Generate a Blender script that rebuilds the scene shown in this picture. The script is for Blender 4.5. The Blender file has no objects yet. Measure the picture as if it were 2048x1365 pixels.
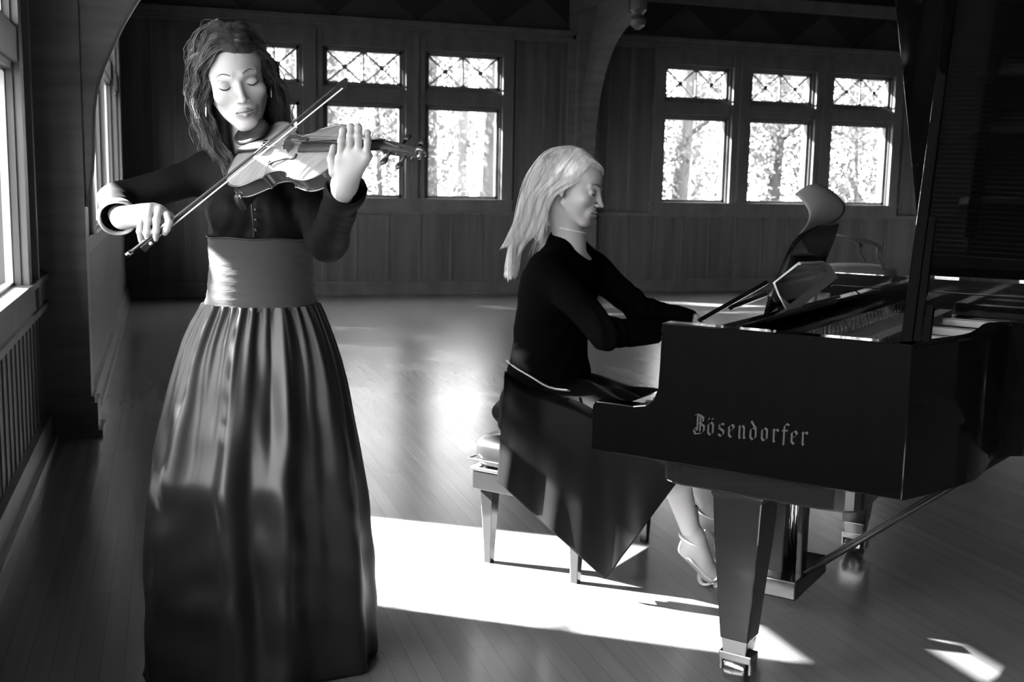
import bpy, bmesh, math, random
import numpy as np
from mathutils import Vector
random.seed(7); rng = np.random.default_rng(7)
SC = bpy.context.scene; COL = SC.collection
PI = math.pi

# ------------------------------------------------------------ camera model
F = 2200.0; PITCH = math.radians(8.1); ROLL = math.radians(1.1); HC = 1.30; TH = math.radians(17.5)
cf = np.array([0, math.cos(PITCH), -math.sin(PITCH)]); r0 = np.array([1.0, 0, 0]); u0 = np.cross(r0, cf)
cr = math.cos(ROLL)*r0 + math.sin(ROLL)*u0; cu = -math.sin(ROLL)*r0 + math.cos(ROLL)*u0
CAM = np.array([0, 0, HC])
# 'stage' frame: x right, y away from the lens, z up.  'room' frame = world: X along far wall, Y along left wall
def ray(px, py): return cf + cr*(px-1024)/F - cu*(py-682.5)/F
def P(px, py, y):
    d = ray(px, py); return CAM + d*(y/d[1])
def PZ(px, py, z):
    d = ray(px, py); return CAM + d*((z-HC)/d[2])
def proj(p):
    d = np.asarray(p, float)-CAM; z = d@cf; return (1024+F*(d@cr)/z, 682.5-F*(d@cu)/z)
ct, st_ = math.cos(TH), math.sin(TH)
RS = np.array([[ct, st_, 0], [-st_, ct, 0], [0, 0, 1.0]])
def W(v): return np.asarray(v, float) @ RS.T        # stage -> world
def unit(v):
    v = np.asarray(v, float); return v/np.linalg.norm(v)

# ------------------------------------------------------------ materials
MATS = {}
def mat(name, g, rough=0.5, metallic=0.0, coat=0.0, spec=0.5, noise=None, bump=None, sheen=0.0, aniso=0.0, trans=0.0, vcol=False, sss=0.0, wave=None):
    m = bpy.data.materials.new(name); m.use_nodes = True; nt = m.node_tree; N = nt.nodes; L = nt.links
    b = N['Principled BSDF']
    b.inputs['Base Color'].default_value = (g, g, g, 1); b.inputs['Roughness'].default_value = rough
    b.inputs['Metallic'].default_value = metallic; b.inputs['Coat Weight'].default_value = coat; b.inputs['Coat Roughness'].default_value = 0.04
    b.inputs['Specular IOR Level'].default_value = spec; b.inputs['Sheen Weight'].default_value = sheen; b.inputs['Anisotropic'].default_value = aniso
    b.inputs['Transmission Weight'].default_value = trans
    if sss: b.inputs['Subsurface Weight'].default_value = sss; b.inputs['Subsurface Scale'].default_value = 0.01
    tc = N.new('ShaderNodeTexCoord')
    def noise_node(scale, detail=4):
        mp = N.new('ShaderNodeMapping'); mp.inputs['Scale'].default_value = scale if isinstance(scale, tuple) else (scale,)*3
        L.new(tc.outputs['Object'], mp.inputs['Vector']); n = N.new('ShaderNodeTexNoise'); n.inputs['Scale'].default_value = 1; n.inputs['Detail'].default_value = detail
        L.new(mp.outputs['Vector'], n.inputs['Vector']); return n
    if noise:
        sc, lo, hi = noise; n = noise_node(sc); mr = N.new('ShaderNodeMapRange'); mr.inputs['From Min'].default_value = .3; mr.inputs['From Max'].default_value = .7
        mr.inputs['To Min'].default_value = g*lo; mr.inputs['To Max'].default_value = g*hi
        L.new(n.outputs['Fac'], mr.inputs['Value']); L.new(mr.outputs['Result'], b.inputs['Base Color'])
    if vcol:
        a = N.new('ShaderNodeAttribute'); a.attribute_name = 'tone'
        L.new(a.outputs['Color'], b.inputs['Base Color'])
    if bump:
        sc, st, dist = bump; n = noise_node(sc, 3); bp = N.new('ShaderNodeBump'); bp.inputs['Strength'].default_value = st; bp.inputs['Distance'].default_value = dist
        L.new(n.outputs['Fac'], bp.inputs['Height']); L.new(bp.outputs['Normal'], b.inputs['Normal'])
    MATS[name] = m; return m

mat('dark_wood', .13, .42, noise=((1.5, 1.5, 14), .75, 1.25), bump=((3, 3, 40), .25, .004))
mat('panel_wood', .10, .48, noise=((9, 9, .6), .7, 1.3), bump=((40, 40, 2), .2, .003))
mat('trim_wood', .13, .38, noise=((6, 6, 2), .8, 1.2))
mat('frieze_dark', .012, .6); mat('frieze_light', .036, .55, noise=((3, 3, 3), .8, 1.2))
mat('sash_lit', .6, .5)  # pale tone stands in for daylight on the left window frames
mat('ebony', .0025, .07, coat=.5, spec=.4)
mat('ebony_leg', .012, .10, coat=1.0, spec=.6)
mat('black_matte', .012, .45)
mat('plate', .30, .32, metallic=.55, noise=((8, 8, 8), .85, 1.1))
mat('felt', .05, .95); mat('soundboard', .10, .3, noise=((1, 30, 1), .8, 1.2))
mat('steel', .6, .22, metallic=1); mat('chrome', .8, .06, metallic=1); mat('brass', .5, .18, metallic=1)
mat('ivory', .65, .2); mat('maple', .25, .4); mat('paper', .85, .7); mat('page', .17, .7); mat('lettering', .045, .35, metallic=.3); mat('inlay', .16, .3, metallic=.4)
mat('leather', .035, .28, coat=.35, bump=((60, 60, 60), .2, .002)); mat('bench_wood', .03, .12, coat=1)
mat('satin', .011, .48, spec=.38, aniso=.3, bump=((5, 5, 2.2), .25, .012))
mat('velvet', .024, .85, sheen=.1, bump=((30, 30, 160), .35, .003))
mat('cloth_dark', .004, .7, spec=.1, sheen=.0, bump=((90, 90, 90), .25, .001)); mat('cloth_black', .0022, .9, sheen=.0, spec=.02, bump=((120, 120, 120), .2, .001))
mat('cuff_lining', .35, .6); mat('cloth_skirt', .0035, .6, spec=.08, bump=((14, 14, 14), .3, .004))
mat('skin', .42, .55, vcol=True, sss=.15, spec=.25); mat('lash', .015, .7); mat('brow', .10, .8)
mat('hair_dark', .07, .5, spec=.3, noise=((60, 60, 12), .5, 1.8)); mat('hair_blonde', .82, .4, spec=.5, noise=((70, 70, 6), .72, 1.2))
mat('varnish', .26, .22, coat=.7, noise=((14, 90, 14), .8, 1.15)); mat('varnish_dark', .045, .2, coat=.7, noise=((20, 20, 20), .7, 1.3)); mat('purfling', .02, .3)
mat('bow_wood', .02, .4, coat=.15); mat('horsehair', .85, .5); mat('pearl', .8, .3); mat('shoe', .85, .25, metallic=.3)
mat('upholstery', .16, .8, bump=((200, 200, 200), .3, .001)); mat('chair_wood', .09, .35)
mat('bark', .06, .9, noise=((4, 4, 1), .6, 1.4)); mat('grass', .09, .9, noise=((2, 2, 2), .7, 1.3)); mat('concrete', .3, .8)

# leaves: real translucent foliage
lm = mat('leaf', .10, .5, noise=((3, 3, 3), .6, 1.3)); nt = lm.node_tree; b = nt.nodes['Principled BSDF']
tl = nt.nodes.new('ShaderNodeBsdfTranslucent'); tl.inputs['Color'].default_value = (.10, .10, .10, 1); mx = nt.nodes.new('ShaderNodeMixShader'); mx.inputs[0].default_value = .45
nt.links.new(b.outputs[0], mx.inputs[1]); nt.links.new(tl.outputs[0], mx.inputs[2]); nt.links.new(mx.outputs[0], nt.nodes['Material Output'].inputs['Surface'])
# window glass: clear, thin
g = bpy.data.materials.new('window_glass'); g.use_nodes = True; nt = g.node_tree; nt.nodes.remove(nt.nodes['Principled BSDF'])
tb = nt.nodes.new('ShaderNodeBsdfTransparent'); tb.inputs[0].default_value = (.94, .94, .94, 1); gl = nt.nodes.new('ShaderNodeBsdfGlossy'); gl.inputs['Roughness'].default_value = .02
fr = nt.nodes.new('ShaderNodeFresnel'); fr.inputs['IOR'].default_value = 1.08; mx = nt.nodes.new('ShaderNodeMixShader')
nt.links.new(fr.outputs[0], mx.inputs[0]); nt.links.new(tb.outputs[0], mx.inputs[1]); nt.links.new(gl.outputs[0], mx.inputs[2]); nt.links.new(mx.outputs[0], nt.nodes['Material Output'].inputs['Surface'])
MATS['window_glass'] = g
# floor boards running away along the left wall
fm = mat('floor_boards', .17, .30, coat=.0, spec=.75); nt = fm.node_tree; N = nt.nodes; L = nt.links; b = N['Principled BSDF']
tc = N.new('ShaderNodeTexCoord'); mp = N.new('ShaderNodeMapping'); mp.inputs['Rotation'].default_value = (0, 0, PI/2); L.new(tc.outputs['Object'], mp.inputs['Vector'])
br = N.new('ShaderNodeTexBrick'); br.inputs['Scale'].default_value = 1; br.inputs['Brick Width'].default_value = 1.9; br.inputs['Row Height'].default_value = .062; br.inputs['Mortar Size'].default_value = .0010
br.inputs['Mortar Smooth'].default_value = .3; br.offset = .37
br.inputs['Color1'].default_value = (.155, .155, .155, 1); br.inputs['Color2'].default_value = (.180, .180, .180, 1); br.inputs['Mortar'].default_value = (.10, .10, .10, 1)
L.new(mp.outputs['Vector'], br.inputs['Vector'])
nz = N.new('ShaderNodeTexNoise'); nz.inputs['Detail'].default_value = 5; mp2 = N.new('ShaderNodeMapping'); mp2.inputs['Scale'].default_value = (22, 1.2, 1); L.new(tc.outputs['Object'], mp2.inputs['Vector']); L.new(mp2.outputs['Vector'], nz.inputs['Vector']); nz.inputs['Scale'].default_value = 1
mrn = N.new('ShaderNodeMapRange'); mrn.inputs['To Min'].default_value = .8; mrn.inputs['To Max'].default_value = 1.2; L.new(nz.outputs['Fac'], mrn.inputs['Value'])
mm = N.new('ShaderNodeVectorMath'); mm.operation = 'MULTIPLY'; L.new(br.outputs['Color'], mm.inputs[0]); L.new(mrn.outputs['Result'], mm.inputs[1]); L.new(mm.outputs['Vector'], b.inputs['Base Color'])
n2 = N.new('ShaderNodeTexNoise'); n2.inputs['Scale'].default_value = 2.2; n2.inputs['Detail'].default_value = 3; L.new(tc.outputs['Object'], n2.inputs['Vector'])
mr2 = N.new('ShaderNodeMapRange'); mr2.inputs['To Min'].default_value = .20; mr2.inputs['To Max'].default_value = .28; L.new(n2.outputs['Fac'], mr2.inputs['Value']); L.new(mr2.outputs['Result'], b.inputs['Roughness'])
bp = N.new('ShaderNodeBump'); bp.inputs['Strength'].default_value = .12; bp.inputs['Distance'].default_value = .001; L.new(br.outputs['Fac'], bp.inputs['Height']); bp.invert = True; L.new(bp.outputs['Normal'], b.inputs['Normal'])

# ------------------------------------------------------------ object helpers
def empty(name, loc_world, label, cat, group=None):
    o = bpy.data.objects.new(name, None); COL.objects.link(o); o.location = loc_world; o.empty_display_size = .1
    o['label'] = label; o['category'] = cat
    if group: o['group'] = group
    return o
def rootloc(o):
    while o.parent: o = o.parent
    return np.array(o.location)
def make(name, verts, faces, m, parent=None, stage=True, smooth=False, label=None, cat=None, group=None, kind=None, sharp=None, mats=None, midx=None, tone=None):
    v = np.asarray(verts, float).reshape(-1, 3)
    if stage: v = W(v)
    loc = np.zeros(3)
    if parent is not None: v = v-rootloc(parent)
    elif len(v):
        lo, hi = v.min(0), v.max(0); loc = np.array([(lo[0]+hi[0])/2, (lo[1]+hi[1])/2, lo[2]]); v = v-loc
    me = bpy.data.meshes.new(name)
    if isinstance(faces, np.ndarray) and faces.ndim == 2:
        nf, k = faces.shape; me.vertices.add(len(v)); me.vertices.foreach_set('co', v.ravel()); me.loops.add(nf*k); me.loops.foreach_set('vertex_index', faces.ravel().astype(np.int32))
        me.polygons.add(nf); me.polygons.foreach_set('loop_start', np.arange(0, nf*k, k, dtype=np.int32)); me.polygons.foreach_set('loop_total', np.full(nf, k, dtype=np.int32)); me.update(calc_edges=True); me.validate()
    else: me.from_pydata([tuple(x) for x in v], [], [tuple(int(i) for i in f) for f in faces]); me.update()
    if mats:
        for q in mats: me.materials.append(MATS[q])
        me.polygons.foreach_set('material_index', np.asarray(midx, np.int32))
    else: me.materials.append(MATS[m])
    if smooth: me.polygons.foreach_set('use_smooth', [True]*len(me.polygons))
    if tone is not None:
        a = me.color_attributes.new('tone', 'FLOAT_COLOR', 'POINT'); a.data.foreach_set('color', np.column_stack([tone, tone, tone, np.ones(len(tone))]).astype(np.float32).ravel())
    o = bpy.data.objects.new(name, me); COL.objects.link(o)
    if parent is not None: o.parent = parent
    else: o.location = loc
    if sharp and smooth:
        try: me.set_sharp_from_angle(angle=math.radians(sharp))
        except Exception: pass
    if label: o['label'] = label
    if cat: o['category'] = cat
    if group: o['group'] = group
    if kind: o['kind'] = kind
    return o
def bevel(o, w, seg=2):
    md = o.modifiers.new('bevel', 'BEVEL'); md.width = w; md.segments = seg; md.limit_method = 'ANGLE'; md.angle_limit = math.radians(35)
    return o
class MB:
    def __init__(s): s.v = []; s.f = []
    def add(s, vs, fs):
        n = len(s.v); s.v += [tuple(map(float, x)) for x in vs]; s.f += [tuple(i+n for i in f) for f in fs]; return s
    def hexa(s, c):  # 8 corners: bottom 0-3 ccw, top 4-7
        return s.add(c, [(3, 2, 1, 0), (4, 5, 6, 7), (0, 1, 5, 4), (1, 2, 6, 5), (2, 3, 7, 6), (3, 0, 4, 7)])
    def box(s, x0, x1, y0, y1, z0, z1, fn=None):
        c = [(x0, y0, z0), (x1, y0, z0), (x1, y1, z0), (x0, y1, z0), (x0, y0, z1), (x1, y0, z1), (x1, y1, z1), (x0, y1, z1)]
        if fn: c = [fn(*q) for q in c]
        return s.hexa(c)
    def prism(s, poly, fa, fb):
        n = len(poly); return s.add([fa(*p) for p in poly]+[fb(*p) for p in poly], [tuple(range(n))[::-1], tuple(range(n, 2*n))]+[(i, (i+1) % n, n+(i+1) % n, n+i) for i in range(n)])
    def tube(s, pts, r, n=8, flat=1.0, up=(0, 0, 1), caps=True):
        pts = [np.asarray(p, float) for p in pts]; k = len(pts); rr = r if hasattr(r, '__len__') else [r]*k; base = len(s.v); prev = None
        for i, p in enumerate(pts):
            t = unit(pts[min(i+1, k-1)]-pts[max(i-1, 0)])
            if prev is None:
                a = np.cross(t, up)
                if np.linalg.norm(a) < .15: a = np.cross(t, (1, 0, 0))
            else: a = prev-t*(prev@t)
            a = unit(a); prev = a; c = np.cross(a, t)
            for j in range(n):
                q = 2*PI*j/n; s.v.append(tuple(p+rr[i]*(math.cos(q)*a+flat*math.sin(q)*c)))
        for i in range(k-1):
            for j in range(n):
                s.f.append((base+i*n+j, base+i*n+(j+1) % n, base+(i+1)*n+(j+1) % n, base+(i+1)*n+j))
        if caps: s.f.append(tuple(base+j for j in range(n))[::-1]); s.f.append(tuple(base+(k-1)*n+j for j in range(n)))
        return s
    def lathe(s, prof, c, axis=(0, 0, 1), n=16):
        axis = unit(axis); a = np.cross(axis, (0, 1, 0));
        if np.linalg.norm(a) < .1: a = np.cross(axis, (1, 0, 0))
        a = unit(a); b_ = np.cross(axis, a); base = len(s.v); c = np.asarray(c, float)
        for r, h in prof:
            for j in range(n):
                q = 2*PI*j/n; s.v.append(tuple(c+axis*h+r*(math.cos(q)*a+math.sin(q)*b_)))
        for i in range(len(prof)-1):
            for j in range(n): s.f.append((base+i*n+j, base+i*n+(j+1) % n, base+(i+1)*n+(j+1) % n, base+(i+1)*n+j))
        s.f.append(tuple(base+j for j in range(n))[::-1]); s.f.append(tuple(base+(len(prof)-1)*n+j for j in range(n)))
        return s
    def grid(s, rows, closed=False):
        n = len(rows[0]); base = len(s.v)
        for r in rows: s.v += [tuple(map(float, p)) for p in r]
        for i in range(len(rows)-1):
            for j in range(n if closed else n-1): s.f.append((base+i*n+j, base+i*n+(j+1) % n, base+(i+1)*n+(j+1) % n, base+(i+1)*n+j))
        return s
    def build(s, name, m, parent=None, **k): return make(name, s.v, s.f, m, parent, **k)
def catmull(pts, n):
    pts = np.asarray(pts, float); out = []; k = len(pts)
    for i in np.linspace(0, k-1-1e-9, n):
        a = int(i); t = i-a; p0, p1, p2, p3 = pts[max(a-1, 0)], pts[a], pts[min(a+1, k-1)], pts[min(a+2, k-1)]
        out.append(.5*((2*p1)+(-p0+p2)*t+(2*p0-5*p1+4*p2-p3)*t*t+(-p0+3*p1-3*p2+p3)*t**3))
    return np.array(out)
def struct(name, mb, m, **k): return mb.build(name, m, stage=False, kind='structure', **k)

# ------------------------------------------------------------ implicit surfaces (surface nets)
def rc(a, b, ra, rb): return ('c', np.asarray(a, float), np.asarray(b, float), ra, rb)
def ell(c, r, R=None): return ('e', np.asarray(c, float), np.asarray(r, float), np.eye(3) if R is None else np.asarray(R, float))
class Field:
    def __init__(s, lo, hi, h):
        s.lo = np.asarray(lo, float); s.h = h; s.n = np.ceil((np.asarray(hi, float)-s.lo)/h).astype(int)+1
        s.d = np.full(tuple(s.n), .05, np.float32)
    def sub(s, lo, hi):
        a = np.clip(np.floor((lo-s.lo)/s.h).astype(int), 0, s.n); b = np.clip(np.ceil((hi-s.lo)/s.h).astype(int)+1, 0, s.n)
        if (b <= a).any(): return None, None
        sl = tuple(slice(a[i], b[i]) for i in range(3)); g = [(np.arange(a[i], b[i])*s.h+s.lo[i]).astype(np.float32) for i in range(3)]
        return sl, (g[0][:, None, None], g[1][None, :, None], g[2][None, None, :])
    def dist(s, p, m, grow=0.0):
        if p[0] == 'c':
            _, a, b, ra, rb = p; ra += grow; rb += grow; R = max(ra, rb)+m
            sl, g = s.sub(np.minimum(a, b)-R, np.maximum(a, b)+R)
            if sl is None: return None, None
            v = b-a; L2 = max(v@v, 1e-9); X = [g[i]-a[i] for i in range(3)]
            t = np.clip((X[0]*v[0]+X[1]*v[1]+X[2]*v[2])/L2, 0, 1)
            d = np.sqrt((X[0]-t*v[0])**2+(X[1]-t*v[1])**2+(X[2]-t*v[2])**2)-(ra+(rb-ra)*t)
        else:
            _, c, r, R3 = p; r = r+grow; R = r.max()+m
            ex = np.sqrt(((R3*(r+m))**2).sum(1)); sl, g = s.sub(c-ex, c+ex)
            if sl is None: return None, None
            X = [g[i]-c[i] for i in range(3)]; Y = [X[0]*R3[0, j]+X[1]*R3[1, j]+X[2]*R3[2, j] for j in range(3)]
            k0 = np.sqrt(sum((Y[j]/r[j])**2 for j in range(3))); k1 = np.sqrt(sum((Y[j]/r[j]**2)**2 for j in range(3)))+1e-6
            d = k0*(k0-1)/k1
        return sl, d.astype(np.float32)
    def add(s, p, k=.01, grow=0.0):
        sl, d = s.dist(p, k+2.5*s.h, grow)
        if sl is None: return s
        a = s.d[sl]
        if k > 0: hh = np.clip(.5+.5*(a-d)/k, 0, 1); s.d[sl] = a+(d-a)*hh-k*hh*(1-hh)
        else: s.d[sl] = np.minimum(a, d)
        return s
    def cut(s, p, k=.004):
        sl, d = s.dist(p, k+2.5*s.h)
        if sl is None: return s
        a = s.d[sl]; d = -d; hh = np.clip(.5-.5*(a-d)/k, 0, 1); s.d[sl] = a+(d-a)*hh+k*hh*(1-hh); return s
    def xyz(s): return [(np.arange(s.n[i])*s.h+s.lo[i]).astype(np.float32).reshape([-1 if j == i else 1 for j in range(3)]) for i in range(3)]
    def mesh(s):
        d = s.d; ins = d < 0; nx, ny, nz = d.shape
        cnt = np.zeros((nx-1, ny-1, nz-1), np.int8); offs = [(i, j, k) for i in (0, 1) for j in (0, 1) for k in (0, 1)]
        for o in offs: cnt += ins[o[0]:nx-1+o[0], o[1]:ny-1+o[1], o[2]:nz-1+o[2]]
        act = (cnt > 0) & (cnt < 8); idx = np.argwhere(act); vid = np.full(act.shape, -1, np.int32); vid[act] = np.arange(len(idx))
        val = np.stack([d[idx[:, 0]+o[0], idx[:, 1]+o[1], idx[:, 2]+o[2]] for o in offs], 1); pos = np.zeros((len(idx), 3)); c = np.zeros(len(idx))
        oa = np.array(offs, float)
        for a in range(8):
            for b_ in range(a+1, 8):
                if np.abs(oa[a]-oa[b_]).sum() != 1: continue
                m = (val[:, a] < 0) != (val[:, b_] < 0); t = val[m, a]/(val[m, a]-val[m, b_]); pos[m] += oa[a]+(oa[b_]-oa[a])*t[:, None]; c[m] += 1
        pos = (idx+pos/c[:, None])*s.h+s.lo; F_ = []
        for ax in range(3):
            o1, o2 = [(1, 2), (2, 0), (0, 1)][ax]; A = [slice(None)]*3; B = [slice(None)]*3; A[ax] = slice(0, -1); B[ax] = slice(1, None)
            for o in (o1, o2): A[o] = slice(1, -1); B[o] = slice(1, -1)
            ia, ib = ins[tuple(A)], ins[tuple(B)]
            for sgn, mk in ((0, ia & ~ib), (1, ~ia & ib)):
                e = np.argwhere(mk); e[:, o1] += 1; e[:, o2] += 1
                q = []
                for da, db in ((-1, -1), (0, -1), (0, 0), (-1, 0)):
                    cc = e.copy(); cc[:, o1] += da; cc[:, o2] += db; q.append(vid[cc[:, 0], cc[:, 1], cc[:, 2]])
                q = np.stack(q, 1); F_.append(q if sgn == 0 else q[:, ::-1])
        return pos, np.concatenate(F_)
def rot(axis, deg):
    a = math.radians(deg); c, s = math.cos(a), math.sin(a)
    return np.array({'x': [[1, 0, 0], [0, c, -s], [0, s, c]], 'y': [[c, 0, s], [0, 1, 0], [-s, 0, c]], 'z': [[c, -s, 0], [s, c, 0], [0, 0, 1]]}[axis])
# ============================================================ THE ROOM (world frame: u=X, v=Y)
UW = -.60; UF = -.42; VB = 12.65; VN = -3.2; UR = 10.6; ZC = 4.0; VP = 5.85
def wall_with_holes(a0, a1, z0, z1, holes, box):   # holes: (a0,a1,z0,z1) sorted along a
    mb = MB(); cols = sorted(set([a0, a1]+[h[0] for h in holes]+[h[1] for h in holes]))
    for i in range(len(cols)-1):
        c0, c1 = cols[i], cols[i+1]; hs = sorted([(h[2], h[3]) for h in holes if h[0] <= c0+1e-6 and h[1] >= c1-1e-6]); z = z0
        for h in hs:
            if h[0] > z: box(mb, c0, c1, z, h[0])
            z = h[1]
        if z < z1: box(mb, c0, c1, z, z1)
    return mb
struct('floor', MB().box(-.9, UR+.2, VN-.2, VB+.25, -.12, 0), 'floor_boards')
struct('ceiling', MB().box(-.9, UR+.2, VN-.2, VB+.25, ZC, ZC+.1), 'dark_wood')
ZS, ZT, ZU, ZV = 1.12, 2.17, 2.38, 2.78
backg = [[(.57+1.165*i, .57+1.165*i+.885) for i in range(3)], [(5.90+1.19*i, 5.90+1.19*i+.885) for i in range(3)]]
holes = []
for gset in backg:
    for (a, b) in gset: holes += [(a, b, ZS, ZT), (a, b, ZU, ZV)]
struct('wall_back', wall_with_holes(-.9, UR+.2, 0, ZC, holes, lambda m, a, b, z0, z1: m.box(a, b, VB, VB+.2, z0, z1)), 'panel_wood')
# left wall, near section: low-silled windows; far section steps in behind the pier
NS, NT, NU, NV = .83, 1.74, 1.94, 2.32
nearw = [(5.13-.95-1.13*i+.0, 5.13-1.13*i) for i in range(6)]; nearw[0] = (4.02, 5.13); nearw[1] = (3.05, 3.75)  # first opening widened, second, out of view, narrowed to shape the sunlight
holes = []
for (a, b) in nearw: holes += [(a, b, NS, NT), (a, b, NU, NV)]
struct('wall_left', wall_with_holes(VN, VP, 0, ZC, holes, lambda m, a, b, z0, z1: m.box(UW-.16, UW, a, b, z0, z1)), 'panel_wood')
farw = [(6.15, 6.72), (6.98, 8.2), (8.75, 9.6), (10.1, 11.25)]
farw = [(6.15, 6.74), (6.98, 8.18), (8.73, 10.0), (10.35, 11.25)]
holes = []
for (a, b) in farw: holes += [(a, b, .99, 2.07), (a, b, 2.28, 2.66)]
struct('wall_left_far', wall_with_holes(VP+.02, VB, 0, ZC, holes, lambda m, a, b, z0, z1: m.box(UF-.16, UF, a, b, z0, z1)), 'panel_wood')
struct('wall_right', MB().box(UR, UR+.2, VN, VB, 0, ZC), 'panel_wood')
struct('wall_front', MB().box(-.9, UR+.2, VN-.2, VN, 0, ZC), 'panel_wood')

# windows: frame, lattice and panes are one setting piece each
def window_back(n, a, b):
    m = MB(); y0, y1 = VB+.03, VB+.10; fw = .035
    for z0, z1 in ((ZS, ZT), (ZU, ZV)):
        for bx in ((a, a+fw, z0, z1), (b-fw, b, z0, z1), (a, b, z0, z0+fw), (a, b, z1-fw, z1)): m.box(bx[0], bx[1], y0, y1, bx[2], bx[3])
    yy = VB+.06; c = (a+b)/2; r = .011
    m.box(c-.008, c+.008, yy-.01, yy+.01, ZU+.02, ZV-.02)
    for x0, x1 in ((a+.02, c), (c, b-.02)):
        for za, zb in ((ZU+.02, ZV-.02), (ZV-.02, ZU+.02)): m.tube([(x0, yy, za), (x1, yy, zb)], r, 4)
        xm, zm = (x0+x1)/2, (ZU+ZV)/2; m.lathe([(.004, -.012), (.030, -.01), (.030, .01), (.004, .012)], (xm, yy, zm), (0, 1, 0), 8)
    m.lathe([(.004, -.012), (.024, -.01), (.024, .01), (.004, .012)], (c, yy, ZV-.04), (0, 1, 0), 8); m.lathe([(.004, -.012), (.024, -.01), (.024, .01), (.004, .012)], (c, yy, ZU+.04), (0, 1, 0), 8)
    w = struct('window_%d' % n, m, 'dark_wood')
    gm = MB(); 
    for z0, z1 in ((ZS, ZT), (ZU, ZV)): gm.add([(a+.01, yy+.015, z0+.01), (b-.01, yy+.015, z0+.01), (b-.01, yy+.015, z1-.01), (a+.01, yy+.015, z1-.01)], [(0, 1, 2, 3)])
    gm.build('pane', 'window_glass', w, stage=False)
n = 1
for gset in backg:
    for a, b in gset: window_back(n, a, b); n += 1
def window_left(n, a, b, X, s, t, u_, v_, lattice=True):
    m = MB(); x0, x1 = X-.06, X-.03; fw = .014
    for z0, z1 in ((s, t), (u_, v_)):
        for q in ((a, a+fw, z0, z1), (b-fw, b, z0, z1), (a, b, z0, z0+fw), (a, b, z1-fw, z1)): m.box(x0, x1, q[0], q[1], q[2], q[3])
    xx = X-.045; c = (a+b)/2
    m.box(xx-.01, xx+.01, c-.006, c+.006, u_, v_)
    for y0, y1 in ((a+.02, c), (c, b-.02)):
        for za, zb in ((u_+.02, v_-.02), (v_-.02, u_+.02)): m.tube([(xx, y0, za), (xx, y1, zb)], .0075, 4)
    w = struct('window_%d' % n, m, 'sash_lit'); gm = MB()
    for z0, z1 in ((s, t), (u_, v_)): gm.add([(xx, a+.01, z0+.01), (xx, b-.01, z0+.01), (xx, b-.01, z1-.01), (xx, a+.01, z1-.01)], [(0, 1, 2, 3)])
    gm.build('pane', 'window_glass', w, stage=False)
for a, b in nearw: window_left(n, a, b, UW, NS, NT, NU, NV); n += 1
for a, b in farw: window_left(n, a, b, UF, .99, 2.07, 2.28, 2.66); n += 1

# mouldings of the back wall
m = MB()
for gset in backg:
    a, b = gset[0][0]-.16, gset[2][1]+.16
    m.box(a, b, VB-.05, VB, ZS-.16, ZS-.02)                       # apron
    m.box(a-.02, b+.02, VB-.09, VB, ZS-.03, ZS+.0)                # sill
    m.box(a, b, VB-.035, VB, ZT+.03, ZU-.03)                      # transom
    m.box(a, b, VB-.035, VB, ZV+.02, ZV+.2)
    for i in range(4):
        x = (gset[0][0]-.15) if i == 0 else ((gset[2][1]+.02) if i == 3 else gset[i-1][1]+.03); w_ = .13 if i in (0, 3) else gset[1][0]-gset[0][1]-.06
        m.box(x, x+w_, VB-.05, VB, ZS, ZV+.2)
        if i in (1, 2): m.box(x+w_/2-.03, x+w_/2+.03, VB-.08, VB-.05, ZS, ZV+.2)
struct('trim_1', m, 'trim_wood')
m = MB(); m.box(UF, UR, VB-.06, VB, 3.02, 3.07); m.box(UF, UR, VB-.10, VB, 3.07, 3.11); m.box(UF, UR, VB-.04, VB, 2.98, 3.02); m.box(UF, UR, VB-.05, VB, .94, .98)
struct('trim_2', m, 'trim_wood')
# zigzag frieze above the cornice
m = MB(); x = -.1
while x < UR-.5:
    m.prism([(x, 3.12), (x+.96, 3.12), (x+.48, 3.50)], lambda p, q: (p, VB, q), lambda p, q: (p, VB-.02, q)); x += .96
struct('trim_3', m, 'frieze_light'); struct('trim_4', MB().box(UF, UR, VB-.012, VB, 3.11, 3.98), 'frieze_dark'); struct('trim_5', MB().box(UF, UR, VB-.12, VB, 3.52, 3.66), 'trim_wood')
# board joints: wainscot + upper wall battens
m = MB(); x = UF+.25
while x < UR:
    m.box(x-.010, x+.010, VB-.012, VB, .16, .94); m.box(x+.03, x+.036, VB-.006, VB, .16, .94); x += .375
for x in (-.1, .12, 3.98, 4.33, 4.55, 5.16, 5.45, 9.4, 9.62, 9.9, 10.2): m.box(x-.012, x+.012, VB-.014, VB, 1.0, 2.98)
struct('trim_6', m, 'trim_wood')
struct('baseboard_back', MB().box(UF, UR, VB-.03, VB, 0, .13).box(UF, UR, VB-.045, VB, .125, .15).box(UF, UR, VB-.05, VB, 0, .03), 'trim_wood')
# left wall mouldings
m = MB(); a, b = nearw[-1][0]-.2, VP
m.box(UW, UW+.025, a, b, NS-.15, NS-.02); m.box(UW-.06, UW+.045, a, b-.02, NS-.03, NS); m.box(UW, UW+.04, a, b-.02, NS-.17, NS-.14); m.box(UW, UW+.022, a, 5.3, NT+.03, NU-.03)
for i, (p, q) in enumerate(nearw): m.box(UW, UW+.03, q+.02, q+(.16 if i else .13), NS, NV+.1)
m.box(UW, UW+.04, 5.42, 5.47, 0.7, 3.0); m.box(UW, UW+.03, VN, VP, NV+.1, NV+.25)
struct('trim_7', m, 'trim_wood')
m = MB(); y = VN+.1
while y < VP: m.box(UW, UW+.006, y-.008, y+.008, .12, NS-.17); y += .13
for y in (5.3, 5.56, 5.66, 5.76): m.box(UW, UW+.006, y-.008, y+.008, NS, 3.6)
struct('trim_8', m, 'trim_wood')
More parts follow.
